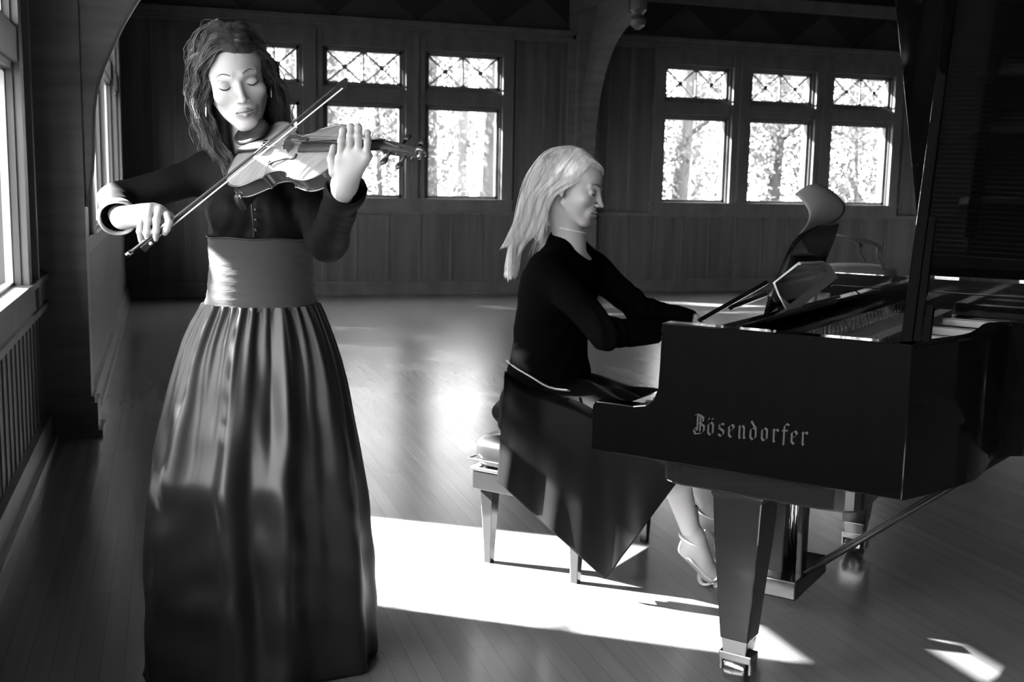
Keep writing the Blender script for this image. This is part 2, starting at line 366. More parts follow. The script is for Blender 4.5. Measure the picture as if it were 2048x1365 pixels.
struct('baseboard_left', MB().box(UW, UW+.035, VN, VP, 0, .13).box(UW, UW+.06, VN, VP, 0, .022), 'trim_wood')
m = MB(); m.box(UF, UF+.03, VP+.2, VB, .90, .97)
for (p, q) in farw: m.box(UF, UF+.03, q+.03, q+.2, .97, 2.9); m.box(UF, UF+.01, p, q, 2.1, 2.25)
struct('trim_9', m, 'trim_wood')
struct('baseboard_left_far', MB().box(UF, UF+.03, VP+.2, VB, 0, .13).box(UF, UF+.05, VP+.2, VB, 0, .022), 'trim_wood')
# pier with arched brace carrying the cross beam
m = MB(); m.box(UW, -.38, VP, VP+.2, 0, ZC-.02); m.box(UW, -.35, VP-.03, VP+.22, 0, .17); m.box(UW, -.365, VP-.015, VP+.21, .17, .20); m.box(UW, -.33, VP-.04, VP+.23, 0, .03)
struct('pier', m, 'dark_wood')
crv = catmull([(-.375, 1.15), (-.34, 1.36), (-.32, 1.67), (-.25, 1.89), (-.11, 2.16), (.12, 2.45), (.5, 2.75), (1.0, 2.95)], 24)
m = MB(); poly = [(-.385, 1.15)]+[tuple(p) for p in crv]+[(1.0, 3.02), (-.385, 3.02)]
m.prism(poly[::-1], lambda p, q: (p, VP+.03, q), lambda p, q: (p, VP+.17, q))
struct('beam_brace', m, 'dark_wood')
m = MB(); m.tube([(p[0]+.004, VP+.02, p[1]) for p in crv], .009, 6); struct('trim_10', m, 'trim_wood')
struct('ceiling_beam', MB().box(-.38, UR, VP, VP+.2, 3.0, 3.3), 'dark_wood')
# far post and its arched bracket coming out into the room, with a turned drop
m = MB(); m.box(4.62, 4.66, VB-.05, VB, 0, ZC); m.box(4.70, 4.98, VB-.16, VB, 0, 3.7); m.box(4.66, 5.02, VB-.06, VB, 0, 3.9)
struct('wall_post', m, 'dark_wood')
crv = catmull([(12.50, 1.45), (12.44, 1.75), (12.40, 2.08), (12.23, 2.53), (11.95, 2.86), (11.6, 3.04), (11.2, 3.14)], 20)
m = MB(); poly = [tuple(p) for p in crv]+[(11.2, 3.36), (12.1, 3.36), (12.28, 2.95), (12.52, 2.3)]
m.prism(poly, lambda p, q: (4.76, p, q), lambda p, q: (4.92, p, q)); m.box(4.74, 4.94, 10.5, 12.6, 3.36, 3.56)
m.lathe([(.02, -.2), (.075, -.16), (.085, -.10), (.05, -.05), (.09, 0), (.09, .12), (.07, .2)], (4.84, 11.12, 3.16), (0, 0, 1), 14)
struct('wall_bracket', m, 'dark_wood')

struct('sunblock_eaves', MB().box(-1.50, -.78, VN, VB, 2.62, 2.72), 'concrete')  # added overhang, out of view, cuts the sun through the upper panes
# ------------------------------------------------------------ outside
struct('ground_outside', MB().box(-60, 70, -40, 90, -.62, -.6), 'grass')
def tree(x, y, r, h, crown, seed, label, lean=0.0):
    rr = np.random.default_rng(seed); root = empty('tree', (x, y, -.6), label, 'tree', 'trees outside the far windows')
    m = MB(); pts = [(x+lean*t*h+.12*math.sin(3*t+seed), y+.1*math.cos(4*t+seed), -.6+t*h) for t in np.linspace(0, 1, 9)]; m.tube(pts, [r*(1-.55*t) for t in np.linspace(0, 1, 9)], 10)
    for k in range(7):
        t = rr.uniform(.3, .95); i = int(t*8); p = np.array(pts[i]); a = rr.uniform(0, 2*PI); q = p+np.array([math.cos(a), math.sin(a), .6])*rr.uniform(.8, 1.7)
        m.tube([p, (p+q)/2+[0, 0, .15], q], [r*.3, r*.2, r*.06], 6)
    m.build('trunk', 'bark', root, stage=False, smooth=True)
    # foliage: clumps of leaves
    V_, F_ = [], []
    for (cx, cz, rx, rz, cnt) in crown:
        n_ = cnt; cc = np.array([x+cx, y, cz]); 
        for q in range(n_//9):
            d = rr.normal(size=3)*[rx, rx*.8, rz]*.48; c0 = cc+d
            for w_ in range(9):
                c = c0+rr.normal(size=3)*.10; s = rr.uniform(.04, .08); a = unit(rr.normal(size=3)); b2 = unit(np.cross(a, rr.normal(size=3))); k = len(V_)
                V_ += [c-a*s, c+b2*s*.5, c+a*s, c-b2*s*.5]; F_.append((k, k+1, k+2, k+3))
    make('foliage', V_, np.array(F_), 'leaf', root, stage=False)
T = []
def at(px, v):   # world x seen at pixel px at far depth v
    d = W(ray(px, 300)); c = CAM; return d[0]*v/d[1]
tree(at(565, 17), 17, .10, 9, [(0, 2.6, 2.0, 2.6, 3200)], 1, 'slim leafy tree seen behind the leftmost far window, beside the violinist hair')
tree(at(655, 21), 21, .22, 11, [(-.3, 3.2, 2.2, 1.8, 2400), (1.4, 1.4, 1.6, 1.5, 1800)], 2, 'broad tree behind the far window pane above the violin')
tree(at(765, 19), 19, .06, 8, [(.2, 1.9, 1.4, 1.6, 2400), (0, 3.6, 1.8, 1.2, 1500)], 3, 'thin branching tree behind the far pane beside the violin scroll')
tree(at(875, 20), 20, .14, 11, [(0, 3.9, 1.3, 1.2, 900)], 4, 'straight trunk at the left edge of the third far pane, crown high')
tree(at(995, 18), 18, .17, 11, [(.6, 3.3, .9, 1.6, 1500)], 5, 'thick trunk at the right edge of the third far pane')
tree(at(1365, 18), 18, .17, 11, [(-.7, 1.8, 1.0, 2.2, 2300), (1.2, 3.2, 1.1, 1.3, 1800)], 6, 'thick bare trunk behind the pane just right of the pianist')
tree(at(1540, 19), 19, .15, 11, [(-.9, 1.9, 1.2, 2.4, 3000), (.9, 1.6, 1.2, 2.6, 3000)], 7, 'forked trunk with leaves behind the pane above the music desk', .01)
tree(at(1600, 23), 23, .10, 11, [(0, 3.2, 2, 2, 2200)], 8, 'pale tree set farther back between the two right panes')
tree(at(1715, 18), 18, .05, 8, [(0, 1.7, 1.9, 2.6, 4600), (.4, 3.6, 1.6, 1.2, 2200)], 9, 'dense bushy tree filling the rightmost far pane')
tree(at(1400, 27), 27, .18, 12, [(0, 3.4, 3.5, 2, 2600)], 10, 'distant tree with high crown behind the pianist side pane')
tree(at(930, 28), 28, .2, 12, [(0, 4.2, 3.5, 1.6, 1800)], 11, 'distant high crown seen through the third far pane')
# row of trees added outside the left wall to block the sun
def sunblock_tree(y, x, label, seed, crown): tree(x, y, .09, 9, crown, seed, label)
for i, (yy, lab) in enumerate([(9.2, 'nearest added sun-blocking tree of the row outside the left wall, beyond the pier'), (11.0, 'second added sun-blocking tree of the row outside the left wall'), (12.9, 'third added sun-blocking tree of the row outside the left wall'), (14.9, 'fourth added sun-blocking tree of the row outside the left wall'), (17, 'last added sun-blocking tree of the row outside the left wall')]):
    sunblock_tree(yy, -4.2, lab, 20+i, [(0, 3.2, 1.5, 1.6, 7000), (0, 5.4, 1.4, 1.5, 7000)])
rr = np.random.default_rng(77); V_, F_ = [], []; sb = empty('sunblock_shrub', (-1.72, 4.1, -.6), 'leafy bush added close outside the near left window to block sun', 'sunblock_shrub')  # added out of view to keep direct sun off the violinist's skirt
for q in range(6400):
    c = np.array([-1.72+rr.normal()*.16, 3.50+rr.uniform(0, 1.12), rr.uniform(-.3, 2.2)]); c[2] -= .25*((c[1]-4.06)/.56)**2*(c[2] > 1.3); s = rr.uniform(.03, .06); a = unit(rr.normal(size=3)); b2 = unit(np.cross(a, rr.normal(size=3))); k = len(V_)
    V_ += [c-a*s, c+b2*s*.5, c+a*s, c-b2*s*.5]; F_.append((k, k+1, k+2, k+3))
make('foliage', V_, np.array(F_), 'leaf', sb, stage=False)
for k in range(7):
    y = 3.6+.15*k; MB().tube([(-1.72, 4.06+(y-4.06)*.3, -.6), (-1.70, y, .3), (-1.72+.05*math.sin(k), y+.05, 1.3)], [.016, .011, .005], 6).build('stem', 'bark', sb, stage=False, smooth=True)
# ------------------------------------------------------------ light
w = bpy.data.worlds.new('sky'); SC.world = w; w.use_nodes = True; bgn = w.node_tree.nodes['Background']
bgn.inputs[0].default_value = (1, 1, 1, 1); bgn.inputs[1].default_value = 10
sl = bpy.data.lights.new('sun', 'SUN'); sl.energy = 60; sl.angle = math.radians(.9); so = bpy.data.objects.new('sun', sl); COL.objects.link(so)
az = math.radians(-16); el = math.radians(31)
dv = W([math.cos(az)*math.cos(el), math.sin(az)*math.cos(el), -math.sin(el)]); so.rotation_euler = Vector(dv).to_track_quat('-Z', 'Y').to_euler(); so.location = (-6, 6, 8)

# ------------------------------------------------------------ camera
cd = bpy.data.cameras.new('camera'); cam = bpy.data.objects.new('camera', cd); COL.objects.link(cam); SC.camera = cam
cd.sensor_width = 36; cd.lens = F*36/2048; cd.clip_start = .05; cd.clip_end = 300
import mathutils
Rm = np.column_stack([W(cr), W(cu), W(-cf)]); cam.matrix_world = mathutils.Matrix.Translation((0, 0, HC)) @ mathutils.Matrix(Rm.tolist()).to_4x4()
cd.dof.use_dof = True; cd.dof.focus_distance = 2.75; cd.dof.aperture_fstop = 7.1
vs = SC.view_settings; vs.view_transform = 'Standard'; vs.look = 'None'; vs.gamma = 1; vs.use_curve_mapping = False; vs.exposure = 1.0
SC.cycles.max_bounces = 8; SC.cycles.transparent_max_bounces = 12; SC.cycles.sample_clamp_indirect = 6; SC.cycles.caustics_reflective = False; SC.cycles.caustics_refractive = False
# ============================================================ THE GRAND PIANO  (local: s along its length, t across it away from the lens)
ZB, ZP = .60, .96
PO = PZ(1182, 900, ZB)*[1, 1, 0]; PA = math.radians(32.5)
PL = np.array([math.cos(PA), -math.sin(PA), 0]); PT = np.array([math.sin(PA), math.cos(PA), 0]); PZv = np.array([0, 0, 1.0])
def pl(s, t, z): return PO+PL*s+PT*t+PZv*z
def tol(p): q = np.asarray(p, float)-PO; return float(q@PL), float(q@PT)
WD = 1.50
piano = empty('grand_piano', W(PO), 'black polished grand piano with raised lid, standing in front of the seated player', 'piano')
corner = tol(PZ(1812, 995, ZB)); SC_ = corner[0]
bend = [(SC_, 0)]+[tol(PZ(*q, ZB)) for q in ((1900, 978), (1950, 960), (1972, 938), (1990, 916), (2048, 913))]
tailp = bend+[(bend[-1][0]+.25, bend[-1][1]+.06), (1.55, .86), (1.85, 1.0), (2.0, 1.2), (1.98, 1.38), (1.85, 1.48), (1.7, WD)]
curve = np.vstack([catmull(tailp[:6], 26), catmull(tailp[5:], 26)[1:]])
RT = .05
def offset_in(c, d):
    out = []
    for i in range(len(c)):
        t = unit(np.append(c[min(i+1, len(c)-1)]-c[max(i-1, 0)], 0)); n_ = np.array([-t[1], t[0]]); out.append(c[i]+n_*d)
    return np.array(out)
inner = offset_in(curve, RT)
# arm profile in (s, z)
arm = [(0, ZB), (SC_, ZB), (SC_, ZP), (.195, ZP), (.190, ZP-.01), (.190, .835)]+[(.19-.075*math.sin(a)*1.0, .745+.09*math.cos(a)) for a in []]
q = [(.190, .83), (.188, .79), (.178, .76), (.155, .742), (.12, .735), (.012, .735), (.003, .73), (0, .715)]
arm = [(0, ZB), (SC_, ZB), (SC_, ZP), (.193, ZP)]+q
m = MB(); m.prism(arm, lambda s, z: pl(s, 0, z), lambda s, z: pl(s, RT+.005, z))
far_arm = [(0, ZB), (1.72, ZB), (1.72, ZP)]+arm[3:]
case = bevel(m.build('treble_side', 'ebony', piano), .0035)
bevel(MB().prism(far_arm, lambda s, z: pl(s, WD-RT, z), lambda s, z: pl(s, WD, z)).build('bass_side', 'ebony', piano), .0035)
m = MB(); rows = []
for (a, b, z) in [(curve, 0, ZB), (curve, 0, ZP-.004), (offset_in(curve, .004), 0, ZP), (offset_in(curve, RT-.004), 0, ZP), (inner, 0, ZP-.004), (inner, 0, ZB)]: rows.append([pl(p[0], p[1], z) for p in a])
rows.append(rows[0]); m.grid(rows); m.build('bent_rim', 'ebony', piano, smooth=True, sharp=40)
# bottom, keybed, toe block, belly rail
m = MB(); m.box(.0, .36, RT, WD-RT, ZB, ZB+.05, pl); m.box(.30, .36, RT, WD-RT, ZB+.04, .80, pl)
bevel(m.build('keybed', 'ebony_leg', piano), .003)
poly = [(.04, .02)]+[(p[0]-.02, p[1]+.02) for p in inner]+[(1.65, WD-.06), (.36, WD-.06), (.36, .02)]
m = MB(); ipoly = [(.36, .03), (SC_-.02, .03)]+[tuple(p) for p in inner[1:]]+[(.36, WD-.03)]
m.prism(ipoly, lambda s, t: pl(s, t, .785), lambda s, t: pl(s, t, .795)); m.build('soundboard', 'soundboard', piano)
m = MB()
for t in (.35, .75, 1.15): m.box(.36, .74, t-.05, t+.05, ZB+.01, ZB+.09, pl)
m.box(.36, .44, .05, 1.45, ZB+.01, ZB+.1, pl); m.box(.66, .74, .2, 1.45, ZB+.01, ZB+.1, pl); m.build('bottom_braces', 'ebony_leg', piano)
tb = []
for (s, t, a0) in ((.62, .08, -90), (.62, .31, 0), (.27, .31, 90), (.27, .08, 180)):
    for a in np.linspace(a0, a0+90, 6): tb.append((s+.085*math.cos(math.radians(a)), t+.05*math.sin(math.radians(a))))
m = MB(); m.prism(tb, lambda s, t: pl(s, t, ZB-.065), lambda s, t: pl(s, t, ZB-.003)); bevel(m.build('toe_block', 'ebony_leg', piano), .006)
# legs with brass ferrule and caster
def pleg(s, t):
    m = MB(); w0, w1 = .066, .039
    prof = [(w0, ZB-.062), (w0+.006, ZB-.075), (w0, ZB-.09), (.060, .40), (w1, .125)]
    rows = []
    for w_, z in prof[::-1]: rows.append([pl(s+a*w_, t+b*w_, z) for a, b in ((-1, -1), (1, -1), (1, 1), (-1, 1))])
    m.grid(rows, closed=True); n0 = len(rows)*4; m.f.append((3, 2, 1, 0)); m.f.append((n0-4, n0-3, n0-2, n0-1))
    lg = bevel(m.build('leg', 'ebony_leg', piano), .004)
    m = MB(); w_ = .036
    m.hexa([pl(s+a*.032, t+b*.032, .085) for a, b in ((-1, -1), (1, -1), (1, 1), (-1, 1))]+[pl(s+a*w_, t+b*w_, .127) for a, b in ((-1, -1), (1, -1), (1, 1), (-1, 1))])
    bevel(m.build('ferrule', 'brass', lg), .002)
    m = MB(); m.box(s-.045, s+.045, t-.028, t+.028, .062, .085, pl); m.box(s-.045, s-.035, t-.022, t+.022, .03, .07, pl); m.box(s+.035, s+.045, t-.022, t+.022, .03, .07, pl)
    bevel(m.build('caster_yoke', 'brass', lg), .003)
    m = MB(); m.lathe([(.012, -.03), (.033, -.03), (.036, -.024), (.036, .024), (.033, .03), (.012, .03)], pl(s, t, .0365), PL, 20); m.build('caster_wheel', 'brass', lg, smooth=True, sharp=40)

lp = tol(PZ(1474, 1362, 0))
pleg(max(lp[0], .3), max(lp[1], .11)); pleg(.36, 1.36); pleg(1.62, 1.0)
# pedal lyre
ls, lt = tol(PZ(1560, 1205, 0)); ls, lt = .31, .74
m = MB(); m.box(ls-.085, ls+.085, lt-.155, lt+.155, .075, .135, pl); 
lyre = bevel(m.build('pedal_lyre', 'ebony_leg', piano), .006)
bevel(MB().box(ls-.06, ls+.06, lt-.12, lt+.12, ZB-.04, ZB, pl).build('lyre_block', 'ebony_leg', lyre), .004)
m = MB()
for d in (-.1, .1): m.box(ls-.03, ls+.03, lt+d-.022, lt+d+.022, .13, ZB-.03, pl)
bevel(m.build('lyre_post', 'ebony_leg', lyre), .004)
for d in (-.05, -.015, .02): MB().tube([pl(ls+.02, lt+d, .13), pl(ls+.02, lt+d, ZB-.04)], .0065, 8).build('pedal_rod', 'chrome', lyre, smooth=True)
for d in (-.05, .05): MB().tube([pl(ls+.06, lt+d, .115), pl(ls+.62, lt+d*1.0, ZB-.01)], .008, 8).build('lyre_stay', 'black_matte', lyre, smooth=True)
for d in (-.08, 0, .08):
    m = MB(); m.tube([pl(ls-.07, lt+d, .065), pl(ls-.13, lt+d, .062), pl(ls-.20, lt+d, .052), pl(ls-.215, lt+d, .048)], [.008, .012, .016, .01], 10, flat=.35); m.build('pedal', 'brass', lyre, smooth=True)
# keyboard
m = MB(); kt0 = .13; kw = (WD-2*kt0)/52
for i in range(52): m.box(.03, .19, kt0+i*kw+.0006, kt0+(i+1)*kw-.0006, .685, .708, pl)
m.build('white_keys', 'ivory', piano)
m = MB()
for i in range(51):
    if (i % 7) in (0, 2, 3, 5, 6): m.box(.085, .19, kt0+(i+1)*kw-.006, kt0+(i+1)*kw+.006, .705, .722, pl)
m.build('black_keys', 'black_matte', piano)
m = MB(); m.box(.0, .03, RT, WD-RT, ZB+.05, .70, pl); m.box(.03, .20, RT, kt0-.005, ZB+.05, .72, pl); m.box(.03, .20, WD-kt0+.005, WD-RT, ZB+.05, .72, pl); bevel(m.build('key_slip', 'ebony', piano), .003)
# fallboard, opened and leaning back; its top edge shows above the arm
m = MB(); m.prism([(.195, .715), (.215, .715), (.285, .90), (.295, .935), (.28, .945), (.26, .90)], lambda s, z: pl(s, RT+.01, z), lambda s, z: pl(s, WD-RT-.01, z)); bevel(m.build('fallboard', 'ebony', piano), .003)
# wooden pin block + cast plate with struts, strings, dampers
m = MB(); m.box(.34, .56, RT+.01, WD-RT-.01, .86, .875, pl)
gp = [(.56, RT+.02), (SC_-.02, RT+.02)]+[tuple(p) for p in offset_in(curve, RT+.02)[2:]]+[(.56, WD-RT-.02)]
ig = [(.60, RT+.09), (SC_-.08, RT+.10)]+[tuple(p) for p in offset_in(curve, RT+.12)[4:-1]]+[(.60, WD-RT-.07)]
pk = len(gp); m.build('plate_deck', 'plate', piano)
m = MB()
def ring(poly, z0, z1, w_):
    c = np.array(poly, float); n_ = len(c); cen = c.mean(0); out = []
    for i in range(n_):
        t1 = c[i]-c[i-1]; t2 = c[(i+1) % n_]-c[i]; t_ = t1/max(np.linalg.norm(t1), 1e-6)+t2/max(np.linalg.norm(t2), 1e-6); t_ /= max(np.linalg.norm(t_), 1e-6); out.append(c[i]+np.array([-t_[1], t_[0]])*w_)
    rows = [[pl(p[0], p[1], z1) for p in c], [pl(p[0], p[1], z1) for p in out], [pl(p[0], p[1], z0) for p in out], [pl(p[0], p[1], z0) for p in c]]
    rows.append(rows[0]); return MB().grid(rows, closed=True)
ring(gp, .82, .872, .07).build('plate_rim', 'plate', piano)
for (t, e) in ((.20, .79), (.40, .83), (.70, .98), (.92, 1.4), (1.18, 1.7)):
    m = MB(); m.prism([(.55, .868), (.60, .90), (e-.05, .90), (e, .868), (e, .86), (.55, .86)], lambda s, z: pl(s, t-.013, z), lambda s, z: pl(s, t+.013, z)); bevel(m.build('plate_strut', 'plate', piano), .003)
m = MB()
for i in range(70):
    t = .10+i*(WD-.2)/70
    e = .74 if t < .2 else (.80 if t < .62 else min(1.8, .86+(t-.62)*1.5))
    m.tube([pl(.46, t, .884), pl(.60, t, .880), pl(e, t+.02, .862)], .0011, 4)
m.build('strings', 'steel', piano, kind='stuff')
m = MB()
for i in range(60):
    t = .12+i*(WD-.3)/60; m.box(.60, .64, t, t+.012, .885, .915, pl)
m.build('dampers', 'black_matte', piano, kind='stuff')
m = MB()
for i in range(60):
    for j in range(3): t = .12+i*(WD-.24)/60; m.lathe([(.003, 0), (.003, .022)], pl(.40+.025*j+.006*(i % 2), t, .875), (0, 0, 1), 5)
m.build('tuning_pins', 'steel', piano, kind='stuff')
MB().box(.57, SC_-.03, RT+.012, RT+.02, .80, .95, pl).build('inner_lining', 'felt', piano)
# lid, hinged on the far side
hz = 1.012
best = min(np.linspace(.2, 1.0, 81), key=lambda s: abs(proj(pl(s, WD-.01, hz))[0]-1846))
def lidpt(s, d, h, A): return pl(s, WD-.01-d*math.cos(A)+h*math.sin(A), hz+d*math.sin(A)+h*math.cos(A))
bestA = None
for Adeg in np.arange(35, 75, .5):
    A = math.radians(Adeg)
    for d in np.linspace(.3, 1.5, 200):
        x, y = proj(lidpt(best, d, 0, A))
        if y < 0:
            e = abs(x-1789); 
            if bestA is None or e < bestA[0]: bestA = (e, Adeg, d)
            break
LA = math.radians(bestA[1])
lo = [(best, 0), (best, 1.47)]+[(p[0]+.005, WD-.01-p[1]+.01) for p in curve if p[0] > best]+[]
lo = [(best, 0), (best, WD-.005)]+[(p[0]+.006, WD-.01-p[1]) for p in curve]
lo[2] = (SC_+.005, WD-.005)
lo[-1] = (lo[-1][0], 0.0)
m = MB(); m.prism(lo[::-1], lambda s, d: lidpt(s, d, 0, LA), lambda s, d: lidpt(s, d, .022, LA)); lid = bevel(m.build('lid', 'ebony', piano), .004)
# front flap folded back onto the lid
m = MB(); m.prism([(best+.01, .01), (best+.01, WD-.02), (best+.42, WD-.02), (best+.42, .01)][::-1], lambda s, d: lidpt(s, d, .026, LA), lambda s, d: lidpt(s, d, .044, LA)); bevel(m.build('lid_flap', 'ebony', lid), .004)
for s in (best+.08, best+.5, best+1.0, 1.5):
    MB().lathe([(.004, -.04), (.008, -.04), (.008, .04), (.004, .04)], pl(s, WD+.004, hz-.004), PL, 10).build('hinge', 'brass', lid)
MB().box(.12, 1.6, WD-.045, WD-.012, ZP-.03, 1.004, pl).build('lid_rail', 'ebony', piano)
# prop stick
b0 = PZ(1808, 684, ZP); bs, bt = tol(b0); b0 = pl(bs, max(bt, RT+.02), ZP-.03); yb = b0[1]
def onray(px, py, y): return P(px, py, y)
tipd = None
for y in np.linspace(yb-.3, yb+1.0, 300):
    p = P(1903, 0, y); s_, t_ = tol(p)
    # height on lid surface at that (s,t)
    dd = (WD-.01-t_)/math.cos(LA); zl = hz+dd*math.sin(LA)
    e = abs(zl-p[2]-.05)
    if tipd is None or e < tipd[0]: tipd = (e, p, y)
tip = tipd[1]
ax = unit(tip-b0); sd = unit(np.cross(ax, PT)); nn = np.cross(sd, ax)
def st3(a, u_, v_): return b0+ax*a+sd*u_+nn*v_
Ls = np.linalg.norm(tip-b0)+.02
m = MB(); m.box(0, .0, 0, 0, 0, 0) if 0 else None
def bar(a0, a1, u0_, u1_, v0, v1): return MB().hexa([st3(a, u_, v_) for a, u_, v_ in ((a0, u0_, v0), (a1, u0_, v0), (a1, u1_, v0), (a0, u1_, v0), (a0, u0_, v1), (a1, u0_, v1), (a1, u1_, v1), (a0, u1_, v1))])
stick = bevel(bar(0, Ls, -.0135, .0135, -.009, .009).build('prop_stick', 'ebony', piano), .003)
bevel(bar(-.01, .40, -.032, -.0145, -.009, .009).build('short_prop', 'ebony', stick), .003)
bevel(bar(-.01, .13, -.052, -.034, -.009, .009).build('half_prop', 'ebony', stick), .003)
# music desk: the ledge strip of the score book and panel behind it
DU = unit(PL*.50+PZv*.87)
s0, t0_ = tol(P(1522, 655, 3.25)); dorg = pl(s0, t0_, ZP-.02); DN = np.cross(PT, DU)
def inv(px, py, c=0.0):  # desk-plane coordinates of the point seen at a pixel
    d = ray(px, py); t = ((dorg+DN*c-CAM)@DN)/(d@DN); p = CAM+d*t-dorg; return float(p@PT), float((p-PT*(p@PT))@DU)
def dk(a, b, c=0.0): return dorg+PT*a+DU*b+DN*c
def dpoly(name, px, c0, c1, m_, parent, bev=.0015, **k):
    q = [inv(*p, c=c0) for p in px]; return bevel(MB().prism(q, lambda a, b: dk(a, b, c0), lambda a, b: dk(a, b, c1)).build(name, m_, parent, **k), bev)
desk = dpoly('music_desk', [(1524, 640), (1536, 590), (1556, 545), (1580, 490), (1598, 468), (1636, 450), (1671, 444), (1664, 470), (1646, 516), (1640, 535), (1590, 590), (1550, 640)][::-1], 0, .014, 'ebony', piano, .003)
m = MB()
for a, b in (((1400, 641), (1533, 566)), ((1462, 616), (1531, 590))):
    p0, p1 = P(*a, 3.16), P(*b, 3.42); m = MB(); m.tube([p0, (p0+p1)/2, p1], .010, 4, flat=.8); m.build('desk_slide', 'ebony', desk)
for a, b in (((1528, 640), (1560, 560)), ((1545, 650), (1590, 560))):
    MB().tube([P(*a, 3.3), P(*b, 3.32)], .006, 6).build('desk_strut', 'ebony', desk)
# sheet music: an opened score on the desk; the lower book sticks out with its pale margin
sheet = [(1556, 592), (1575, 628), (1671, 552), (1656, 528), (1646, 522), (1597, 524), (1545, 566)]
bk = empty('score_book', W(P(1600, 580, 3.35)), 'dark covered music book with wide pale margin leaning low against the music desk', 'book')
bc = .03
def dpl(name, px, c0, c1, m_, parent, **k): return dpoly(name, px, c0, c1, m_, parent, .0006, **k)
dpl('page_block', sheet, bc, bc+.010, 'paper', bk)
dpl('cover', [(1560, 592), (1578, 607), (1645, 556), (1651, 542), (1640, 528), (1597, 530), (1550, 566)], bc+.0105, bc+.014, 'ebony', bk, label='black glossy cover')
# loose curled page above the desk; its grey tone stands in for shade
def pcurl(i, j):
    a = i/12; b = j/10; top = P(1612+60*a, 388-20*math.sin(PI*a)+0*b, 3.42+.10*a); bot = P(1598+74*a, 470-26*a, 3.34+.14*a); p = bot+(top-bot)*b
    return p+PL*(.03*math.sin(PI*b)-.035*b*b*(1-a))
rows = [[pcurl(i, j) for i in range(13)] for j in range(11)]
pg = MB().grid(rows).build('sheet_music', 'page', None, smooth=True, label='curled music page, shade put into its grey tone, standing on top of the piano music desk', cat='sheet music')
sd_ = pg.modifiers.new('thick', 'SOLIDIFY'); sd_.thickness = .0012
# ------------------------------------------------------------ blackletter lettering on the case side (broad-nib strokes)
GL = {  # strokes in a 4 x 7 grid, nib at 40 degrees
 'B': [[(0.2, 6.6), (1.2, 7.0), (2.6, 6.4)], [(1.3, 6.6), (1.3, 1.2)], [(2.4, 6.6), (3.6, 5.9), (3.5, 4.6), (2.2, 3.9)], [(1.3, 3.9), (2.6, 3.8), (4.0, 3.0), (3.9, 1.2), (2.4, .2)], [(2.4, 6.2), (2.4, 1.0)], [(-.2, 1.2), (.6, 0.0), (2.4, .3)], [(-.2, 1.4), (.5, 2.2), (1.4, 1.6)]],
 'o': [[(.4, 3.9), (.4, .9), (1.3, .1)], [(.5, 3.9), (1.5, 4.6), (2.4, 3.7)], [(2.3, 3.8), (2.3, .9), (1.2, .1)]],
 'D': [[(.5, 5.5), (.7, 6.1)], [(1.9, 5.5), (2.1, 6.1)]],
 's': [[(2.3, 4.2), (1.4, 4.6), (.5, 3.7), (.6, 2.9), (2.2, 2.0), (2.2, .9), (1.3, .1), (.2, .8)], [(.5, 4.2), (.5, 2.8)]],
 'e': [[(.4, 3.9), (.4, .9), (1.3, .1), (2.3, .9)], [(.5, 3.9), (1.6, 4.6), (2.3, 3.6), (1.6, 2.7), (.5, 2.2)]],
 'n': [[(0, 4.1), (.6, 4.5), (.6, .4), (1, .1)], [(.7, 3.7), (1.7, 4.6), (2.4, 3.8), (2.4, .6), (2.8, .2)]],
 'd': [[(.4, 3.6), (.4, .9), (1.3, .1), (2.4, .9), (2.4, 4.0), (.5, 6.4)], [(.5, 3.7), (1.5, 4.3), (2.3, 3.6)]],
 'r': [[(0, 4.1), (.7, 4.5), (.7, .5), (1.1, .1)], [(.8, 3.6), (1.7, 4.6), (2.4, 3.9)]],
 'f': [[(2.6, 6.2), (1.6, 6.7), (.9, 5.6), (.9, -.6)], [(.1, 4.3), (2.1, 4.3)]],
}
def nib(poly, mb, fn, w_=.42, ang=40, dz=.0006):
    c, s = math.cos(math.radians(ang))*w_, math.sin(math.radians(ang))*w_
    for i in range(len(poly)-1):
        (x0, y0), (x1, y1) = poly[i], poly[i+1]; q = [(x0-c, y0-s), (x0+c, y0+s), (x1+c, y1+s), (x1-c, y1-s)]
        a = sum(q[k][0]*q[(k+1) % 4][1]-q[(k+1) % 4][0]*q[k][1] for k in range(4))
        if abs(a) < .05: t = .09; q = [(x0-c+t, y0-s-t), (x0+c+t, y0+s-t), (x0+c-t, y0+s+t), (x0-c-t, y0-s+t)]; q = [(x0-c, y0-s-t), (x1+c, y1+s-t), (x1+c, y1+s+t), (x0-c, y0-s+t)]
        if sum(q[k][0]*q[(k+1) % 4][1]-q[(k+1) % 4][0]*q[k][1] for k in range(4)) < 0: q = q[::-1]
        mb.prism(q, lambda u_, v_: fn(u_, v_, 0), lambda u_, v_: fn(u_, v_, 1))
def on_side(px, py):  # piano (s, z) seen at a pixel on the near face t=0
    d = ray(px, py); t = ((PO-CAM)@PT)/(d@PT); p = CAM+d*t; return float((p-PO)@PL), float(p[2])
sA, zA = on_side(1388, 868); sB, zB_ = on_side(1618, 893); uw = sB-sA
txt = [('B', 0, 1), ('o', 5.3, 1), ('D', 5.3, 1), ('s', 9.6, 1), ('e', 13.6, 1), ('n', 17.5, 1), ('d', 22.0, 1), ('o', 26.4, 1), ('r', 30.6, 1), ('f', 34.2, 1), ('e', 37.6, 1), ('r', 41.4, 1)]
sc = uw/44.5; sB1, zT = on_side(1388, 828); cap = (zT-zA)/7.0; lmb = MB()
for ch, x, k in txt:
    for st in GL[ch]:
        nib(st, lmb, lambda u_, v_, c, x=x: pl(sA+(x+u_)*sc, -.0001-.0007*c, zA+(zB_-zA)*(x+u_)/44.5+v_*cap))
